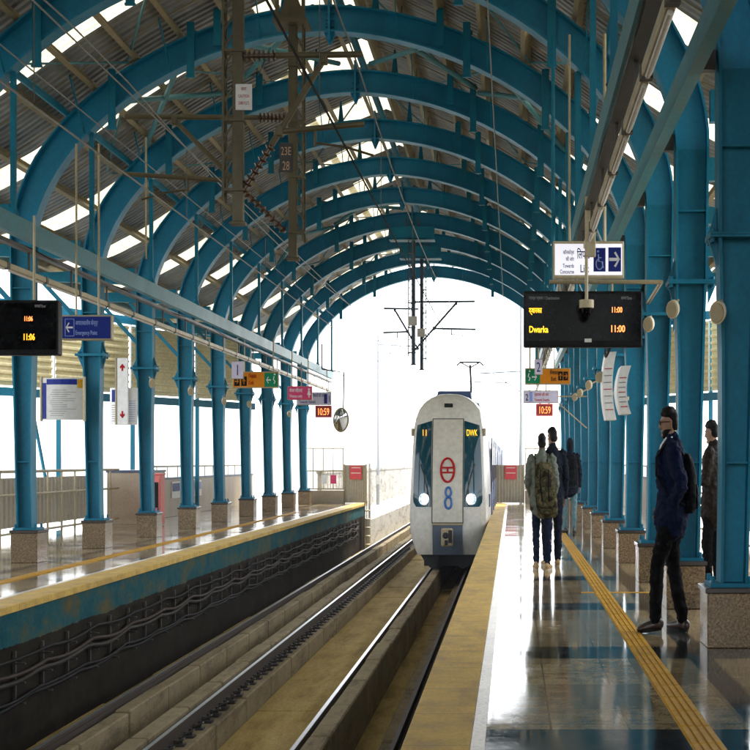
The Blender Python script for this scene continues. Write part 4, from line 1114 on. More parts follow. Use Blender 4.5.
mC = mast(yC, 0, at(0, 364, yC).z, ohe_far, 'distant dark drop mast closer to the far platform, above the train', -1)
cantilever(mC, C0, yC, at(0, 302, yC).z, at(0, 350, yC).z, 1, ohe_far, ohe_far, at(0, 333, yC).z, 1.55)
mD = mast(yD, 0, at(0, 369, yD).z, ohe_far, 'distant dark drop mast standing just behind another, above the train', 1)
cantilever(mD, C0, yD, at(0, 309, yD).z, at(0, 350, yD).z, -1, ohe_far, ohe_far, at(0, 336, yD).z, 1.0)
for r_, y in ((mC, yC), (mD, yD)):
    MB().box(C0 - .09, C0 + .12, y - .12, y - .06, 4.72, 4.95).build('junction_box', white_paint, r_)
# teal head frames of the far pair
for y, lab in ((yC, 'wide teal bracket box under the arch holding a distant drop mast'), (yD, 'teal bracket box under the second arch behind, holding a distant drop mast')):
    zc = arch_z(0); hb = thing('mast_bracket', lab, 'bracket', (C0, y, zc - .5), 'brackets of the distant drop masts')
    MB().box(C0 - .56, C0 + .56, y - .24, y - .205, zc - .30, zc - .02).build('plate', teal, hb); MB().box(C0 - .56, C0 + .56, y - .24, y + .2, zc - .345, zc - .334).build('bottom_flange', teal, hb)
# caution plate and number plate
a, b = at(235.5, 110, yA - .07), at(252, 84, yA - .07)
cpl = thing('caution_plate', 'small white caution plate with red lettering on the drop mast', 'plate', ((a.x + b.x) / 2, yA - .07, a.z))
MB().box(a.x, b.x, yA - .072, yA - .062, a.z, b.z).build('board', white_sign, cpl, bevel=.003)
for t_, py in (('खतरा', 92.3), ('CAUTION', 99.5), ('25000 VOLTS', 106.5)): text_part(t_, (a.x + b.x) / 2, yA - .0735, at(0, py, yA).z, .040, red_ink, cpl, sx=.55 if len(t_) < 9 else .42, depth=.002)
yn = yB - .062; npl = thing('number_plate', 'dark mast plate with pale orange digits 23E 28', 'plate', at(287, 172, yn))
a, b = at(279.5, 172, yn), at(292.5, 143, yn)
MB().box(a.x, b.x, yn, yn + .012, a.z, b.z).build('board', darksteel, npl)
pl_ink = plain('pale_orange_plate_ink', (.62, .40, .28), .6)
text_part('23E', (a.x + b.x) / 2, yn - .0015, at(0, 155, yn).z, .13, pl_ink, npl, sx=.60); text_part('28', (a.x + b.x) / 2, yn - .0015, at(0, 170, yn).z, .14, pl_ink, npl, sx=.60)

def wire(pts, r, lab, n=5, mat=None, name='overhead_wire'):
    return tag(MB().tube(pts, r, n).build(name, mat or wire_m), lab, 'wire', 'overhead wires of the two tracks')
def catenary(x, zc, zm, labs):
    wire([(x, 4, zc), (x + .05, 30, zc - .02), (x - .03, 75, zc), (x, 140, zc)], .009, labs[0], mat=cable_m if x > -2 else wire_m)
    pts = []
    for k in range(69):
        y = 4 + 2 * k; q = ((y - 13) % 24) / 24; pts.append((x + .03 * math.sin(y * .2), y, zm - .45 * 4 * q * (1 - q) * .5))
    wire(pts, .008, labs[1])
    dr = MB()
    for k in range(14):
        y = 6 + 5.3 * k; q = ((y - 13) % 24) / 24; dr.tube([(x, y, zc), (x, y, zm - .9 * q * (1 - q))], .004, 4)
    return dr
d1 = catenary(-1.45, 4.08, 5.10, ('dark contact wire running down towards the roof of the train', 'thin messenger wire above the contact wire of the train track'))
d2 = catenary(-3.60, 4.04, 4.95, ('pale contact wire above the empty track', 'thin messenger wire high above the empty track'))
for d_, lab in ((d1, 'thin droppers hanging between the two wires above the train track'), (d2, 'thin droppers hanging between the two wires above the empty track')):
    tag(d_.build('dropper_wires', wire_m), lab, 'wire', kind='stuff')
for x, z, lab in ((-4.15, 4.75, 'thin feeder wire passing under the roof beside the hanging beam'), (-3.2, 4.45, 'thin earth wire beside the lattice masts'), (-.2, 5.1, 'thin wire high above the tan platform edge')):
    wire([(x, 6, z), (x, 60, z - .02), (x, 140, z)], .007, lab)

# poles outside
def outside_pole(x, y, ztop, m, labs, zarm):
    root = thing('line_pole', labs, 'overhead line mast', (x, y, -1.7))
    MB().tube([(x, y, -1.74), (x, y, ztop)], [.075, .05], 12).build('pole', ohe_pale, root, smooth=True)
    MB().tube([(x, y, zarm), (x + m * 1.5, y, zarm - .08)], .022, 8).build('arm', ohe_far, root)
    MB().tube([(x, y, zarm - .75), (x + m * 1.0, y, zarm - .08)], .018, 8).build('strut', ohe_far, root)
    MB().tube([(x + m * .5, y, zarm - .42), (x + m * 1.7, y, zarm - .38)], .018, 8).build('registration_tube', ohe_far, root)
    MB().box(x - .10, x + .10, y - .10, y - .0, .35, .75).build('junction_box', white_paint, root)
ohe_pale = paint('pale_galvanised_pole', (.42, .44, .46), .5, .2, (.3, .3, .3), .3)
outside_pole(-5.9, 66, 6.9, 1, 'pale line pole standing beyond the far platform, beside the train', 6.5)
outside_pole(.32, 54, 7.2, -1, 'pale line pole standing beyond the platform end, beside the train', 4.6)
outside_pole(-5.9, 104, 6.6, 1, 'distant pale line pole along the viaduct behind the train', 6.2)

# ---------------------------------------------------------------- train
XT = -1.42; TY = 33.0
body_m = paint('train_cream_body', (.74, .72, .66), .32, .15, (.35, .32, .26), coat=.3, scale=1)
door_m = paint('train_front_door', (.66, .63, .55), .35, .15, (.3, .28, .24), scale=1)
win_m = plain('train_teal_glass', (.003, .05, .075), .06)
skirt_m = paint('train_dark_skirt', (.08, .115, .17), .5, .3, (.06, .05, .04), scale=2)
tblue = paint('train_blue_stripe', (.03, .07, .20), .4, .15, (.1, .1, .12))
under_m = plain('train_underframe', (.012, .014, .02), .7)
lamp_m = emit('train_headlight_lens', (.93, .82, 1), 16)
OUT = [(0, 2.885), (.22, 2.87), (.40, 2.80), (.55, 2.68), (.66, 2.52), (.725, 2.33), (.755, 2.12), (.785, 1.60), (.81, 1.0), (.825, .45), (.83, .1), (.82, -.15), (.78, -.35), (.72, -.55), (.66, -.70)]
def front_y(x, z):
    ax = abs(x) / .83
    return TY + .24 * ax ** 3.6 + max(0, z - .2) ** 2 * .10 + max(0, -.1 - z) ** 2 * .25 + max(0, z - 2.05) ** 2 * .55
half = OUT
outline = [(x, z) for x, z in half] + [(-x, z) for x, z in half[::-1][:-1]]
tr = thing('metro_train', 'cream metro train with lit headlights arriving on the track beside the platform', 'train', (XT, TY + 20, -1.08))
cz = 1.0
rings = []
for k in (.02, .2, .4, .6, .75, .88, .96, 1.0):
    rings.append([(XT + x * k, front_y(x * k, cz + (z - cz) * k), cz + (z - cz) * k) for x, z in outline])
for dy, sc in ((.10, 1.025), (.6, 1.06), (1.4, 1.085), (2.0, 1.085)):
    rings.append([(XT + x * sc, front_y(x, z) + dy if dy < 1.4 else TY + dy + 1.2, cz + (z - cz) * (1 + (sc - 1) * .25)) for x, z in outline])
rings.append([(XT + x * 1.085, TY + 18, cz + (z - cz) * 1.02) for x, z in outline])
MB().loft(rings).build('cab_car', body_m, tr, smooth=True)
rings = [[(XT + x * 1.085, yy, cz + (z - cz) * 1.02) for x, z in outline] for yy in (TY + 18.35, TY + 36)]
MB().loft(rings).build('trailing_car', body_m, tr, smooth=True)
rings = [[(XT + x * 1.085, yy, cz + (z - cz) * 1.02) for x, z in outline] for yy in (TY + 36.35, TY + 54)]
MB().loft(rings).build('trailing_car', body_m, tr, smooth=True)
rings = [[(XT + x * .95, yy, cz + (z - cz) * .95) for x, z in outline] for yy in (TY + 17.9, TY + 36.5)]
MB().loft(rings).build('gangway', under_m, tr)
def patch(poly_fn, u0, u1, v0, v1, nu, nv, off, th=.01):
    """conforming skin piece on the nose: grid u (x) by v (z)"""
    mb = MB(); vs = []; fs = []
    for j in range(nv + 1):
        for i in range(nu + 1):
            x, z = poly_fn(u0 + (u1 - u0) * i / nu, v0 + (v1 - v0) * j / nv)
            vs.append((XT + x, front_y(x, z) - off, z))
    for j in range(nv):
        for i in range(nu):
            a = j * (nu + 1) + i; fs.append((a, a + 1, a + nu + 2, a + nu + 1))
    n0 = len(vs); vs2 = [(a[0], a[1] + th, a[2]) for a in vs]; mb.add(vs + vs2, fs + [tuple(n0 + i for i in f[::-1]) for f in fs])
    rim = list(range(nu + 1)) + [(j + 1) * (nu + 1) - 1 for j in range(1, nv + 1)] + [nv * (nu + 1) + i for i in range(nu - 1, -1, -1)] + [j * (nu + 1) for j in range(nv - 1, 0, -1)]
    mb.add(vs + vs2, [(rim[i], rim[(i + 1) % len(rim)], n0 + rim[(i + 1) % len(rim)], n0 + rim[i]) for i in range(len(rim))])
    return mb
def hw(z): return float(np.interp(-z, [-p_[1] for p_ in OUT], [p_[0] for p_ in OUT]))
DZ0, DZ1, DW = .02, 2.30, .33
patch(lambda u, v: (u, v), -DW, DW, DZ0, DZ1, 10, 14, .018, .03).build('front_door', door_m, tr, smooth=True)
mb = patch(lambda u, v: (u, v), -DW - .02, DW + .02, DZ0 - .02, DZ1 + .02, 10, 14, .006, .02); mb.build('door_seal', darksteel, tr)
for m in (-1, 1):
    def wf(u, v, m=m):
        top = 2.27 - .10 * u; z = .36 + (top - .36) * v
        xi = DW + .03; xo = hw(z) - .055
        r_ = .0
        if v < .06: xo -= (.06 - v) * 1.2
        return (m * (xi + (xo - xi) * u), z)
    wn = patch(wf, 0, 1, 0, 1, 6, 20, .012, .02).build('windscreen', win_m, tr, smooth=True)
    def frm(u, v, m=m):
        top = 2.32 - .10 * u; z = .30 + (top - .30) * v
        return (m * (DW + .022 + (hw(z) - .012 - DW - .022) * u), z)
    patch(frm, 0, 1, 0, 1, 6, 20, .004, .01).build('windscreen_frame', white_paint, tr, smooth=True)
    # wiper
    mb = MB(); xs_ = [(.40, .55), (.52, 1.05), (.60, 1.30)]
    mb.tube([(XT + m * a_, front_y(a_, b_) - .03, b_) for a_, b_ in xs_], .012, 6); mb.build('wiper', darksteel, wn)
    # headlight ring and lens
    xh, zh = m * .52, .53; yh = front_y(xh, zh) - .012
    hl = MB().disc((XT + xh, yh - .010, zh), (0, -1, 0), .10, .095, .035, 26)
    hl = MB(); rr = [(XT + xh + .105 * math.cos(t_), yh - .02, zh + .125 * math.sin(t_)) for t_ in [2 * math.pi * k / 28 for k in range(29)]]
    hl.tube(rr, .014, 8); H_ = hl.build('headlight', white_paint, tr, smooth=True)
    mb = MB(); mb.loft([[(XT + xh - m * .02 + .075 * s_ * math.cos(t_), yh - .028 - (1 - s_) * .02, zh + .10 * s_ * math.sin(t_)) for t_ in [2 * math.pi * k / 20 for k in range(20)]] for s_ in (1, .75, .4, .05)]); mb.build('lens', lamp_m, H_, smooth=True)
    # destination / number display behind the glass
    x0, x1 = sorted((m * .44, m * (.60 if m < 0 else .62))); z0, z1 = 1.90, 2.10
    text_part('11' if m < 0 else 'DWK', XT + (x0 + x1) / 2 , front_y((x0 + x1) / 2, 2.0) - .075, 1.93, .20, amber if m < 0 else yellow_led, tr, name='display_text', sx=.66 if m < 0 else .5, depth=.004)
    # lamp pods at the roof corners and mirrors
    MB().box(*sorted((XT + m * .775, XT + m * .83)), TY + .5, TY + .75, 1.93, 2.10).build('side_lamp', galv, tr, bevel=.01)
MB().box(XT - .10, XT + .09, front_y(0, 2.6) - .02, front_y(0, 2.6) + .1, 2.545, 2.665).build('roof_marker_lamp', black_gloss, tr, bevel=.01)
# emblem: red ring with a bar across; blue running number 8
ex, ez, er, ey = XT + .0, 1.17, .26, front_y(0, 1.17) - .026
mb = MB(); mb.tube([(ex + er * .56 * math.cos(t_), front_y(0, ez + er * math.sin(t_)) - .026, ez + er * math.sin(t_)) for t_ in [2 * math.pi * k / 40 for k in range(41)]], .026, 6)
mb.box(ex - .145, ex + .145, ey - .006, ey + .012, ez + .035, ez + .075); mb.box(ex - .145, ex + .145, ey - .006, ey + .012, ez - .075, ez - .035)
mb.box(ex - .02, ex + .02, ey - .006, ey + .012, ez - .034, ez + .034)
mb.build('emblem', red_ink, tr)
n8 = plain('train_number_blue', (.02, .13, .42), .4)
mb = MB()
for zc_, a_, b_ in ((.685, .058, .105), (.45, .072, .125)):
    mb.tube([(ex + .02 + a_ * math.cos(t_), front_y(0, zc_ + b_ * math.sin(t_)) - .026, zc_ + b_ * math.sin(t_)) for t_ in [2 * math.pi * k / 30 for k in range(31)]], .026, 6)
mb.build('running_number', n8, tr)
# lower front: dark recess with coupler
patch(lambda u, v: (u, v), -.33, .33, -.70, -.045, 8, 8, .012, .03).build('coupler_recess', skirt_m, tr)
patch(lambda u, v: (u, v), -.34, .34, -.04, .0, 8, 2, .022, .04).build('recess_lip', galv, tr)
cp_ = MB(); y_ = front_y(0, -.28)
cp_.tube([(XT, y_ + .1, -.30), (XT, y_ - .16, -.30)], .05, 12); cpo = cp_.build('coupler', galv, tr, smooth=True)
mb = MB(); mb.box(XT - .13, XT + .13, y_ - .26, y_ - .161, -.50, -.10); mb.build('coupler_head', galv, cpo, bevel=.03)
MB().tube([(XT - .03, y_ - .30, -.26), (XT - .03, y_ - .2605, -.26)], [.03, .07], 14).build('coupler_cone', under_m, cpo); MB().box(XT + .03, XT + .11, y_ - .275, y_ - .2605, -.42, -.14).build('coupler_hook', under_m, cpo)
MB().box(XT - .05, XT + .02, y_ - .275, y_ - .2605, -.47, -.36).build('coupler_hook', under_m, cpo)
def skirt(u, v):
    z = -.70 + .62 * v; return (u * (hw(z) - .004), z)
# underframe, bogies, wheels, pilot
MB().box(XT - .55, XT + .55, TY + .6, TY + 53, -.98, -.62).build('underframe', under_m, tr)
for m in (-1, 1):
    mb = MB(); mb.prism([(XT + m * .62, -.70), (XT + m * .48, -.92), (XT + m * .40, -1.0), (XT + m * .30, -1.02), (XT + m * .22, -.95), (XT + m * .2, -.70)], 'y', TY + .32, TY + .46); mb.build('rail_guard', under_m, tr)
first = None
for y in (2.6, 4.9, 14, 16.2, 20.4, 22.7, 32, 34.2):
    for m in (-1, 1):
        if first is None:
            first = MB().disc((XT - .42, TY + y, -.715), (1, 0, 0), .365, .365, .09, 24).build('wheel', darksteel, tr, smooth=True); y1_ = y
        else:
            c = first.copy(); COL.objects.link(c); c.parent = tr; c.location = first.location + Vector((.81 if m > 0 else 0, y - y1_, 0))
# roof equipment and pantograph
mb = MB(); mb.loft([[(XT - .46, TY + 3.2, 2.74), (XT + .46, TY + 3.2, 2.74), (XT + .42, TY + 3.2, 3.06), (XT - .36, TY + 3.2, 3.06)], [(XT - .46, TY + 6.4, 2.74), (XT + .46, TY + 6.4, 2.74), (XT + .42, TY + 6.4, 3.06), (XT - .36, TY + 6.4, 3.06)]])
mb.build('roof_unit', tblue, tr, bevel=.02)
MB().box(XT - .5, XT + .5, TY + 9, TY + 13, 2.78, 3.0).build('roof_unit', skirt_m, tr, bevel=.02)
py_ = TY + 7.2; pb = MB(); pb.box(XT + .26 - .2, XT + .26 + .2, py_ - .4, py_ + .4, 2.88, 2.95); pg = pb.build('pantograph', darksteel, tr)
px_ = XT + .30
MB().tube([(px_, py_ + .3, 2.95), (px_, py_ + .9, 3.4), (px_, py_ - .1, 3.92)], .03, 8).build('arm', ohe_far, pg)
MB().tube([(px_ - .24, py_ - .1, 4.0), (px_, py_ - .1, 3.86), (px_ + .24, py_ - .1, 4.0)], .018, 8).build('head_fork', ohe_far, pg)
MB().tube([(px_ - .36, py_ - .1, 3.92), (px_ - .26, py_ - .1, 4.01), (px_ + .26, py_ - .1, 4.01), (px_ + .36, py_ - .1, 3.92)], .022, 8).build('contact_strip', ohe_far, pg)
# platform-side windows, doors, stripe
sx_ = XT + .83 * 1.085 + .002
for car, y0_ in enumerate((TY + 3.4, TY + 19.0, TY + 37.0)):
    for k in range(4):
        yd = y0_ + 1.2 + 3.7 * k
        dr_ = MB().box(sx_ + .0, sx_ + .022, yd, yd + 1.4, .02, 1.95).build('door', tblue if k % 2 else tblue, tr)
        for q in (.12, .80): MB().box(sx_ + .0225, sx_ + .027, yd + q, yd + q + .48, .85, 1.75).build('pane', glass_dark, dr_)
        if k < 3: MB().box(sx_ - .03, sx_ + .012, yd + 1.65, yd + 3.35, .85, 1.70).build('window', glass_dark, tr)
    MB().box(sx_ - .02, sx_ + .006, y0_ - 1.5 if car == 0 else y0_ - .5, y0_ + 15.2, .3, .6).build('side_stripe', tblue, tr)
# ---------------------------------------------------------------- people
SQ = .72                                               # how slim the photograph shows everything
def ell_ring(c, d, side, ra, rb, n=14):
    d = Vector(d).normalized(); s_ = Vector(side); s_ = (s_ - d * s_.dot(d)).normalized(); f_ = d.cross(s_)
    return [Vector(c) + s_ * (ra * math.cos(t_)) + f_ * (rb * math.sin(t_)) for t_ in [2 * math.pi * k / n for k in range(n)]]
def limb(mb, pts, rad, side=(1, 0, 0), n=12):
    """tapered limb with rounded ends; rad entries are r or (across, depth)"""
    pts = [Vector(p) for p in pts]; rad = [r if isinstance(r, tuple) else (r, r) for r in rad]; rings = []
    for i, p in enumerate(pts):
        d = (pts[min(i + 1, len(pts) - 1)] - pts[max(i - 1, 0)])
        if i == 0:
            e = d.normalized() * (sum(rad[0]) / 2); rings.append(ell_ring(p - e * .9, d, side, rad[0][0] * .35, rad[0][1] * .35, n)); rings.append(ell_ring(p - e * .55, d, side, rad[0][0] * .8, rad[0][1] * .8, n))
        rings.append(ell_ring(p, d, side, *rad[i], n))
        if i == len(pts) - 1:
            e = d.normalized() * (sum(rad[-1]) / 2); rings.append(ell_ring(p + e * .55, d, side, rad[-1][0] * .8, rad[-1][1] * .8, n)); rings.append(ell_ring(p + e * .9, d, side, rad[-1][0] * .35, rad[-1][1] * .35, n))
    mb.loft(rings)
def fused(mb, name, mat, parent, M, voxel=.011, smooth_it=3, crease=0):
    """melt the overlapping lofts into one continuous skin"""
    me = bpy.data.meshes.new(name); me.from_pydata([tuple(p) for p in mb.v], [], mb.f)
    bm = bmesh.new(); bm.from_mesh(me); bmesh.ops.recalc_face_normals(bm, faces=bm.faces); bm.to_mesh(me); bm.free()
    o = bpy.data.objects.new(name, me); COL.objects.link(o)
    md = o.modifiers.new('r', 'REMESH'); md.mode = 'VOXEL'; md.voxel_size = voxel
    ms = o.modifiers.new('s', 'SMOOTH'); ms.factor = .5; ms.iterations = smooth_it
    dg = bpy.context.evaluated_depsgraph_get(); dg.update()
    m2 = bpy.data.meshes.new_from_object(o.evaluated_get(dg)); bpy.data.objects.remove(o); bpy.data.meshes.remove(me)
    m2.name = name
    if crease:                                         # cloth folds
        from mathutils import noise as mn
        n_ = len(m2.vertices); co = [v.co.copy() for v in m2.vertices]; no = [v.normal.copy() for v in m2.vertices]
        for i in range(n_):
            q = Vector((co[i].x * 9, co[i].y * 9, co[i].z * 16)); m2.vertices[i].co = co[i] + no[i] * (crease * (mn.noise(q) * .8 + .7 * mn.noise(q * 2.1) + .3 * mn.noise(q * 4.3)))
    m2.transform(M); m2.materials.clear(); m2.materials.append(mat)
    for p in m2.polygons: p.use_smooth = True
    ob = bpy.data.objects.new(name, m2); COL.objects.link(ob); ob.parent = parent
    return ob

def hand(mb, w_, d, palm, curl=.35, side=1):
    """palm, four unequal bent fingers and a thumb leaving the side of the palm; d = hand direction, palm = palm normal"""
    w_ = Vector(w_); d = Vector(d).normalized(); nrm = Vector(palm); nrm = (nrm - d * nrm.dot(d)).normalized(); a = d.cross(nrm) * side
    limb(mb, [w_, w_ + d * .035, w_ + d * .085], [(.026, .018), (.037, .016), (.040, .014)], a, 10)
    for k, (L, off) in enumerate(((.070, .030), (.080, .010), (.074, -.010), (.058, -.029))):
        p = w_ + d * .085 + a * off; pts = [p]; dd = d.copy()
        for s_ in (.45, .32, .23):
            dd = (dd + nrm * curl).normalized(); p = p + dd * (L * s_); pts.append(p)
        limb(mb, pts, [.0092, .0088, .008, .0068], a, 8)
    p = w_ + d * .03 + a * .034; pts = [p, p + (d * .7 + a * .6 + nrm * .3).normalized() * .035, p + (d * .7 + a * .6 + nrm * .3).normalized() * .035 + (d + a * .1 + nrm * .4).normalized() * .03]
    limb(mb, pts, [.012, .010, .008], a, 8)

def head(mb, c, fw, tilt=0, s=.91):
    """head with brow, nose, mouth, chin and ears; fw = facing direction (horizontal)"""
    c = Vector(c); f_ = Vector(fw).normalized(); up = Vector((0, 0, 1)); f_ = (f_ * math.cos(tilt) - up * math.sin(tilt)).normalized(); r_ = f_.cross(up).normalized(); u_ = r_.cross(f_)
    def P_(x, y, z): return c + (r_ * x + f_ * y + u_ * z) * s
    rings = []
    for z, rx, ry, yo in ((-.118, .020, .022, .048), (-.112, .036, .040, .034), (-.095, .048, .062, .016), (-.065, .058, .080, .004), (-.03, .066, .090, -.002), (.005, .072, .095, -.006), (.04, .075, .098, -.008), (.075, .070, .090, -.010), (.10, .052, .068, -.012), (.115, .028, .036, -.012), (.120, .008, .01, -.012)):
        rings.append([P_(rx * math.cos(t_), yo + ry * math.sin(t_), z) for t_ in [2 * math.pi * k / 18 for k in range(18)]])
    mb.loft(rings)
    limb(mb, [P_(0, .088, .02), P_(0, .104, -.012), P_(0, .110, -.026)], [.010, .012, .015], r_, 8)
    limb(mb, [P_(-.034, .082, .026), P_(0, .090, .022), P_(.034, .082, .026)], [.012, .010, .012], u_, 8)
    limb(mb, [P_(-.022, .082, -.058), P_(0, .089, -.057), P_(.022, .082, -.058)], [(.007, .007), (.010, .010), (.007, .007)], u_, 8)
    limb(mb, [P_(-.012, .076, -.098), P_(.012, .076, -.098)], [.016, .016], u_, 8)
    for m in (-1, 1): limb(mb, [P_(m * .074, -.012, .018), P_(m * .078, -.016, -.005), P_(m * .073, -.008, -.028)], [(.010, .014), (.009, .012), (.007, .009)], f_, 8)
    return P_

def person(label, X, Y, face, H, pose, mats, cat='person', group=None):
    """face: heading in degrees, 0 = away down the platform (+Y), 90 = towards -X"""
    root = thing('person', label, cat, (X, Y, 0), group)
    k = H / 1.75
    Mx = Matrix.Diagonal((SQ, 1, 1, 1)) @ Matrix.Rotation(R(face), 4, 'Z') @ Matrix.Scale(k, 4)
    g = pose
    hip = Vector((0, g.get('lean', 0) * -.3, .93)); chest = Vector((0, g.get('lean', 0) * .5, 1.30)); neck = Vector((0, g.get('lean', 0) + .0, 1.475)); hc = neck + Vector((0, .022 + g.get('headf', 0), .148))
    L = {}
    for m, n_ in ((-1, 'L'), (1, 'R')):
        hp = Vector((m * .095, 0, .90)); an = Vector(g['foot' + n_]); 
        kn = (hp + an) / 2 + Vector((m * .012, .035 + g.get('knee' + n_, 0), .02))
        sh = Vector((m * .185, chest.y - .01, 1.415)); el = Vector(g.get('elbow' + n_, (m * .245, -.03, 1.12))); wr = Vector(g.get('wrist' + n_, (m * .25, .05, .87)))
        L[n_] = (hp, kn, an, sh, el, wr, g.get('toe' + n_, (m * .15, 1, 0)))
    body = MB()
    hd = Vector((math.sin(R(g.get('look', 0))) * -1, math.cos(R(g.get('look', 0))), 0))
    P_ = head(body, hc, hd, g.get('nod', 0))
    limb(body, [neck - Vector((0, 0, .05)), neck + Vector((0, .01, .08))], [(.062, .062), (.056, .06)])
    TOR = [((0, hip.y, .86), (.155, .105)), ((0, hip.y, .96), (.160, .108)), ((0, (hip.y + chest.y) / 2, 1.10), (.140, .098)), ((0, chest.y, 1.26), (.160, .115)), ((0, chest.y, 1.37), (.172, .108)), ((0, neck.y - .01, 1.42), (.10, .07))]
    limb(body, [a for a, _ in TOR], [b_ for _, b_ in TOR], (1, 0, 0), 18)
    for n_, (hp, kn, an, sh, el, wr, toe) in L.items():
        m = -1 if n_ == 'L' else 1; t_ = Vector(toe).normalized()
        limb(body, [hp, (hp + kn) / 2, kn, (kn * .6 + an * .4), an], [.085, .072, .055, .054, .036])
        limb(body, [an + Vector((0, 0, -.035)) - t_ * .04, an + t_ * .07 + Vector((0, 0, -.05)), an + t_ * .15 + Vector((0, 0, -.06))], [(.034, .032), (.036, .026), (.034, .018)], t_.cross(Vector((0, 0, 1))))
        limb(body, [sh, (sh + el) / 2, el, (el + wr) / 2, wr], [.052, .044, .038, .036, .026])
        dw = (wr - el).normalized(); hand(body, wr, Vector(g.get('handdir' + n_, dw)), g.get('palm' + n_, (-m, 0, 0)), g.get('curl' + n_, .35), m)
    fused(body, 'body', mats['skin'] if 'skin' in mats else skin_m, root, Mx, .0085, 2)
    # hair
    hb = MB(); rings = []
    r_ = hd.cross(Vector((0, 0, 1))).normalized()
    style = g.get('hair', 'short')
    def Q(x, y, z): return P_(x, y, z)
    for z, rx, ry, yo in ((-.062, .050, .040, -.058), (-.04, .066, .052, -.058), (-.005, .077, .060, -.052), (.03, .081, .072, -.042), (.062, .083, .098, -.018), (.085, .081, .106, -.008), (.112, .068, .090, -.004), (.136, .046, .062, -.002), (.148, .016, .02, -.002)):
        rings.append([Q(rx * math.cos(t_), yo + ry * math.sin(t_), z) for t_ in [2 * math.pi * q / 18 for q in range(18)]])
    hb.loft(rings)
    if style != 'hood': fused(hb, 'hair', mats.get('hair', hair_m), root, Mx, .008, 1, .011)
    else:
        fused(hb, 'hair', hair_m, root, Mx, .008, 1, .004)
        hb = MB(); rings = []
        for z, rx, ry, yo in ((-.16, .085, .085, -.02), (-.10, .088, .098, -.022), (-.03, .094, .112, -.022), (.05, .096, .118, -.016), (.10, .078, .100, -.014), (.135, .050, .062, -.016), (.150, .014, .02, -.02)):
            rings.append([Q(rx * math.cos(t_), yo + ry * math.sin(t_) * (1 if math.sin(t_) < 0 else .62), z) for t_ in [2 * math.pi * q / 18 for q in range(18)]])
        hb.loft(rings); fused(hb, 'hood', mats['top'], root, Mx, .010, 2, .006)
    if g.get('beard'):
        bb = MB(); rings = []
        for z, rx, ry, yo in ((-.128, .026, .024, .046), (-.112, .046, .05, .036), (-.088, .058, .070, .016), (-.062, .064, .078, .008), (-.045, .066, .076, .004)):
            rings.append([Q(rx * math.cos(t_), yo + ry * math.sin(t_), z) for t_ in [2 * math.pi * q / 18 for q in range(18)]])
        bb.loft(rings); limb(bb, [Q(-.026, .094, -.045), Q(0, .100, -.042), Q(.026, .094, -.045)], [.006, .007, .006], (0, 0, 1), 8)
        fused(bb, 'beard', hair_m, root, Mx, .008, 1, .003)
    if g.get('glasses'):
        gb = MB()
        for m in (-1, 1):
            gb.tube([Q(m * .036 + .026 * math.cos(t_), .105, .012 + .020 * math.sin(t_)) for t_ in [2 * math.pi * q / 16 for q in range(17)]], .0035, 6)
            gb.tube([Q(m * .062, .104, .016), Q(m * .076, .06, .016), Q(m * .080, -.02, .014)], .0035, 6)
        gb.tube([Q(-.010, .106, .014), Q(.010, .106, .014)], .0035, 6)
        gb.build('glasses', black_plastic, root, xf=Matrix.Translation(root.location) @ Mx)
    # top: coat or jacket
    hem = g.get('hem', .80); c_ = MB(); e = g.get('bulk', .022)
    T2 = [((0, hip.y, hem), (.190 + e, .152 + e)), ((0, hip.y, .93), (.176 + e, .136 + e)), ((0, (hip.y + chest.y) / 2, 1.10), (.148 + e, .108 + e)), ((0, chest.y, 1.26), (.165 + e, .122 + e)), ((0, chest.y, 1.37), (.176 + e, .112 + e)), ((0, neck.y - .012, 1.445), (.115 + e, .080 + e)), ((0, neck.y - .012, 1.475), (.078 + e, .074 + e)), ((0, neck.y - .008, 1.505), (.060 + e * .6, .060 + e * .6))]
    limb(c_, [a for a, _ in T2], [b_ for _, b_ in T2], (1, 0, 0), 20)
    for n_, (hp, kn, an, sh, el, wr, toe) in L.items():
        limb(c_, [sh, (sh + el) / 2, el, (el + wr) / 2, wr - (wr - el).normalized() * .012], [.052 + e * .8, .048 + e * .9, .046 + e * .8, .044 + e * .6, .035 + e * .5])
        if hem < .85: limb(c_, [hp + Vector((0, 0, .04)), hp + (kn - hp) * .22], [.108 + e * .5, .104 + e * .5])
    limb(c_, [Q(0, -.02, -.165) + Vector((-.03, 0, 0)), Q(0, -.03, -.165) + Vector((.03, 0, 0))], [(.05, .055), (.05, .055)], (0, 1, 0))
    cj = fused(c_, 'jacket', mats['top'], root, Mx, .012, 2, .020)
    # trousers
    t2 = MB(); ea = g.get('trouser', .014)
    limb(t2, [(0, hip.y, .86), (0, hip.y, .98)], [(.158, .112), (.152, .108)], (1, 0, 0), 18)
    for n_, (hp, kn, an, sh, el, wr, toe) in L.items():
        limb(t2, [hp + Vector((0, 0, .02)), (hp + kn) / 2, kn, (kn * .55 + an * .45), an + Vector((0, 0, .015 + g.get('cuff', 0)))], [.090 + ea, .078 + ea, .062 + ea, .058 + ea, .048 + ea])
    fused(t2, 'trousers', mats['legs'], root, Mx, .012, 2, .016)
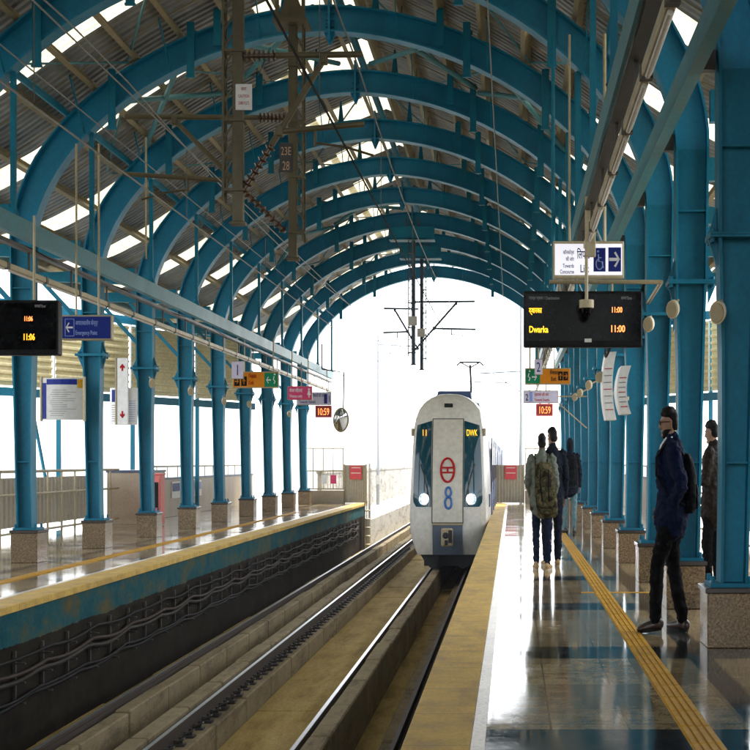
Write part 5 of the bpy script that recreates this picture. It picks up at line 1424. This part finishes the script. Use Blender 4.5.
    for n_, (hp, kn, an, sh, el, wr, toe) in L.items():
        t_ = Vector(toe).normalized(); sd = t_.cross(Vector((0, 0, 1))); dz = an.z - .085; pit = Vector((0, 0, t_.z))
        s_ = MB(); b0 = Vector((an.x, an.y, an.z - .085 + .038))
        limb(s_, [b0 - t_ * .055 + Vector((0, 0, .012)), b0 + t_ * .03 + Vector((0, 0, .010)), b0 + t_ * .12, b0 + t_ * .175 - Vector((0, 0, .006))], [(.040, .044), (.042, .042), (.045, .034), (.036, .024)], sd)
        limb(s_, [b0 + Vector((0, 0, .02)), an + Vector((0, 0, .02 + (.10 if g.get('boots') else 0)))], [(.044, .05), (.046, .05)])
        fused(s_, 'shoe', mats['shoe'], root, Mx, .009, 2)
        so = MB(); so.loft([[b0 + sd * (.046 * math.cos(q)) * 1 + t_ * (.06 + .135 * math.sin(q)) + Vector((0, 0, z_)) for q in [2 * math.pi * i / 18 for i in range(18)]] for z_ in (-.038, -.012)])
        so.build('sole', mats.get('sole', black_plastic), root, xf=Matrix.Translation(root.location) @ Mx)
    return root, L, Mx, Q, hip, chest, neck

navy = cloth('navy_jacket_cloth', (.003, .006, .022), (.006, .011, .036)); blackcl = cloth('black_trouser_cloth', (.0025, .0025, .0035), (.005, .005, .006))
brownj = cloth('brown_black_leather', (.010, .0075, .006), (.024, .018, .013), rough=.55); hoodie = cloth('grey_green_hoodie', (.10, .115, .09), (.17, .185, .15))
jeans = cloth('dark_blue_denim', (.006, .011, .028), (.016, .026, .055)); ljeans = cloth('pale_blue_denim', (.10, .20, .23), (.17, .29, .32)); darkj = cloth('dark_jacket_cloth', (.004, .006, .012), (.009, .013, .022))
camo = cloth('camouflage_cloth', None, camo=((.020, .016, .010), (.075, .060, .028), (.035, .045, .018), (.13, .10, .055)))
boot_m = plain('dark_brown_leather', (.035, .018, .012), .35); tan_shoe = plain('tan_shoe_leather', (.42, .27, .12), .6); pale_sole = plain('pale_sole', (.5, .42, .3), .6)
black_shoe = plain('black_shoe_leather', (.012, .011, .012), .3); bagcl = cloth('black_bag_cloth', (.003, .0035, .005), (.007, .008, .011))

A1 = person('man in a navy jacket and glasses facing the track, stepping beside the tactile path', 1.27, 12.0, 84, 1.80,
    dict(footL=(-.09, .17, .105), footR=(.10, -.13, .085), toeL=(-.10, 1, -.10), toeR=(.55, .8, 0), kneeL=.03, kneeR=.0, look=6, nod=.05, lean=.0, beard=1, glasses=1, boots=1, hem=.88, bulk=.036,
         elbowL=(-.265, -.10, 1.13), wristL=(-.11, .05, .93), elbowR=(.25, -.08, 1.12), wristR=(.16, .09, .95), palmL=(1, 0, 0), palmR=(-1, 0, 0), curlL=.5, curlR=.5),
    dict(top=navy, legs=blackcl, shoe=boot_m))
A2 = person('man in a dark brown jacket holding a briefcase, half hidden behind a column', 2.13, 15.9, 62, 1.80,
    dict(footL=(-.10, .04, .085), footR=(.10, -.05, .085), look=-8, nod=.12, hem=.80, bulk=.028, elbowR=(.26, -.08, 1.13), wristR=(.27, -.10, .86), curlR=.75, elbowL=(-.24, .03, 1.12), wristL=(-.09, .24, 1.16), handdirL=(.7, .5, .1), palmL=(.3, -.8, 0)),
    dict(top=brownj, legs=blackcl, shoe=black_shoe))
A3 = person('passenger in a grey-green hoodie wearing a camouflage backpack, waiting for the train', .375, 18.85, -8, 1.715,
    dict(footL=(-.10, .02, .085), footR=(.11, -.02, .085), toeL=(-.35, 1, 0), toeR=(.25, 1, 0), look=4, hem=.84, bulk=.032, trouser=.006, elbowL=(-.25, .0, 1.12), wristL=(-.20, .16, .94), elbowR=(.25, .0, 1.12), wristR=(.20, .15, .95)),
    dict(top=hoodie, legs=jeans, shoe=tan_shoe, sole=pale_sole))
A4 = person('tall man in a dark jacket standing right beside the camouflage backpack wearer', .525, 19.55, 14, 1.81,
    dict(footL=(-.10, .03, .085), footR=(.10, .0, .085), look=25, hem=.80, bulk=.022, elbowL=(-.25, -.04, 1.12), wristL=(-.24, .07, .87)),
    dict(top=darkj, legs=cloth('charcoal_trousers', (.006, .008, .016), (.012, .016, .028)), shoe=tan_shoe, sole=pale_sole))
A5 = person('hooded passenger in pale jeans with a black backpack, farthest along the platform', 1.10, 28.4, 0, 1.80,
    dict(footL=(-.12, .05, .085), footR=(.10, -.02, .085), toeL=(-.7, .7, 0), hair='hood', hem=.84, trouser=.004, bulk=.024, elbowL=(-.26, .0, 1.13), wristL=(-.17, .20, 1.10), palmL=(1, 0, 0)),
    dict(top=darkj, legs=ljeans, shoe=black_shoe))

def backpack(who, mat, label, w_, h, d_, zc, big, sag=0, dx=0):
    root_p, L, Mx, Q, hip, chest, neck = who
    bp = thing('backpack', label, 'backpack', root_p.location + Vector((0, 0, 0)))
    y0 = chest.y - .145
    m_ = MB(); rings = []
    for q, sw, sd in ((0, .75, .72), (.10, .97, .98), (.35, 1.02, 1.05), (.65, .98, .92), (.88, .86, .70), (1.0, .62, .40)):
        z = zc - h / 2 + h * q; rings.append(ell_ring((dx * (1.6 - q), y0 - d_ * .5 * sd + sag * (1 - q), z), (0, 0, 1), (1, 0, 0), w_ / 2 * sw, d_ * .55 * sd, 20))
    m_.loft(rings); sh_ = fused(m_, 'bag_body', mat, bp, Mx, .012, 3, .010)
    m_ = MB(); rings = []
    for q, sw, sd in ((0, .8, .7), (.15, 1, 1), (.7, 1, .95), (1, .8, .5)):
        z = zc - h * .42 + h * .42 * q; rings.append(ell_ring((dx * 1.3, y0 - d_ * .98, z), (0, 0, 1), (1, 0, 0), w_ * .34 * sw, d_ * .22 * sd, 18))
    m_.loft(rings); fused(m_, 'front_pocket', mat, bp, Mx, .011, 2, .006)
    for m in (-1, 1):
        m_ = MB(); pts = [(m * .085, y0 - .01, zc + h * .40), (m * .105, chest.y - .05, 1.485), (m * .115, chest.y + .06, 1.46), (m * .125, chest.y + .155, 1.36), (m * .135, chest.y + .155, 1.22), (m * .175, chest.y + .05, 1.08), (m * .17, y0 + .01, zc - h * .36)]
        limb(m_, pts, [(.030, .010)] * 7, (1, 0, 0), 10); fused(m_, 'strap', mat if not big else mat, bp, Mx, .008, 1)
    m_ = MB(); limb(m_, [(-.03, y0 - .05, zc + h * .46), (0, y0 - .05, zc + h * .56), (.03, y0 - .05, zc + h * .46)], [.009, .009, .009]); fused(m_, 'grab_loop', bagcl, bp, Mx, .007, 1)
    if big:
        for m in (-1, 1):
            m_ = MB(); limb(m_, [(dx + m * .07, y0 - d_ * 1.02, zc + h * .36), (dx + m * .07, y0 - d_ * 1.14, zc + h * .1), (dx * 1.3 + m * .06, y0 - d_ * 1.22, zc - h * .2)], [(.014, .006)] * 3); fused(m_, 'compression_strap', bagcl, bp, Mx, .007, 1)
    return bp
backpack(A1, bagcl, 'slim black backpack on the back of the man in navy', .30, .46, .13, 1.16, False)
backpack(A3, camo, 'large camouflage backpack worn low on the hoodie wearer', .38, .70, .20, 1.03, True, 0, .085)
backpack(A5, bagcl, 'black backpack on the hooded passenger in pale jeans', .38, .56, .20, 1.17, True)
# white shirt collar of the man in navy
root_p, L, Mx, Q, hip, chest, neck = A1
m_ = MB(); limb(m_, [(-.05, neck.y + .06, 1.50), (-.015, neck.y + .105, 1.45), (-.006, neck.y + .135, 1.36)], [(.016, .010), (.020, .010), (.008, .006)]); limb(m_, [(.05, neck.y + .06, 1.50), (.015, neck.y + .105, 1.45), (.006, neck.y + .135, 1.36)], [(.016, .010), (.020, .010), (.008, .006)])
limb(m_, [(-.055, neck.y - .01, 1.515), (-.05, neck.y + .05, 1.505)], [.014, .014]); limb(m_, [(.055, neck.y - .01, 1.515), (.05, neck.y + .05, 1.505)], [.014, .014])
fused(m_, 'shirt_collar', white_ink, root_p, Mx, .008, 1)
m_ = MB(); m_.box(-.10, -.06, chest.y + .150, chest.y + .158, 1.285, 1.295); m_.build('chest_badge', white_ink, root_p, xf=Matrix.Translation(root_p.location) @ Mx)
# briefcase
root_p, L, Mx, Q, hip, chest, neck = A2
wr = L['R'][5]; bc = thing('briefcase', 'black soft briefcase hanging from the hand of the brown jacket man', 'briefcase', root_p.location.copy())
m_ = MB(); cx_, cy_, zt = wr.x + .0, wr.y - .02, wr.z - .13
m_.loft([[(cx_ - .05 * sw, cy_ - .20 * sl, z), (cx_ + .05 * sw, cy_ - .20 * sl, z), (cx_ + .05 * sw, cy_ + .20 * sl, z), (cx_ - .05 * sw, cy_ + .20 * sl, z)] for z, sw, sl in ((zt - .30, .9, .97), (zt - .27, 1.1, 1), (zt - .12, 1.15, 1), (zt - .02, .8, .99), (zt, .5, .97))])
m_.build('case', bagcl, bc, bevel=.012, xf=Matrix.Translation(root_p.location) @ Mx)
m_ = MB(); m_.tube([(cx_, cy_ - .07, zt - .01), (cx_, cy_ - .055, zt + .045), (cx_, cy_ + .055, zt + .045), (cx_, cy_ + .07, zt - .01)], .010, 8); m_.build('handle', black_plastic, bc, xf=Matrix.Translation(root_p.location) @ Mx)
m_ = MB(); m_.box(cx_ + .058, cx_ + .064, cy_ - .14, cy_ + .14, zt - .22, zt - .08); m_.build('flap_pocket', bagcl, bc, bevel=.003, xf=Matrix.Translation(root_p.location) @ Mx)


# ---------------------------------------------------------------- air
hz = bpy.data.materials.new('thin_haze'); hz.use_nodes = True; t = hz.node_tree; t.nodes.remove(t.nodes['Principled BSDF'])
pv = t.nodes.new('ShaderNodeVolumePrincipled'); pv.inputs['Color'].default_value = (.93, .95, .96, 1); pv.inputs['Density'].default_value = .0007; pv.inputs['Anisotropy'].default_value = .2
t.links.new(pv.outputs[0], t.nodes['Material Output'].inputs['Volume'])
tag(MB().box(-3005, 3005, -605, 5005, -10.6, 10.5).build('haze', hz), kind='stuff')
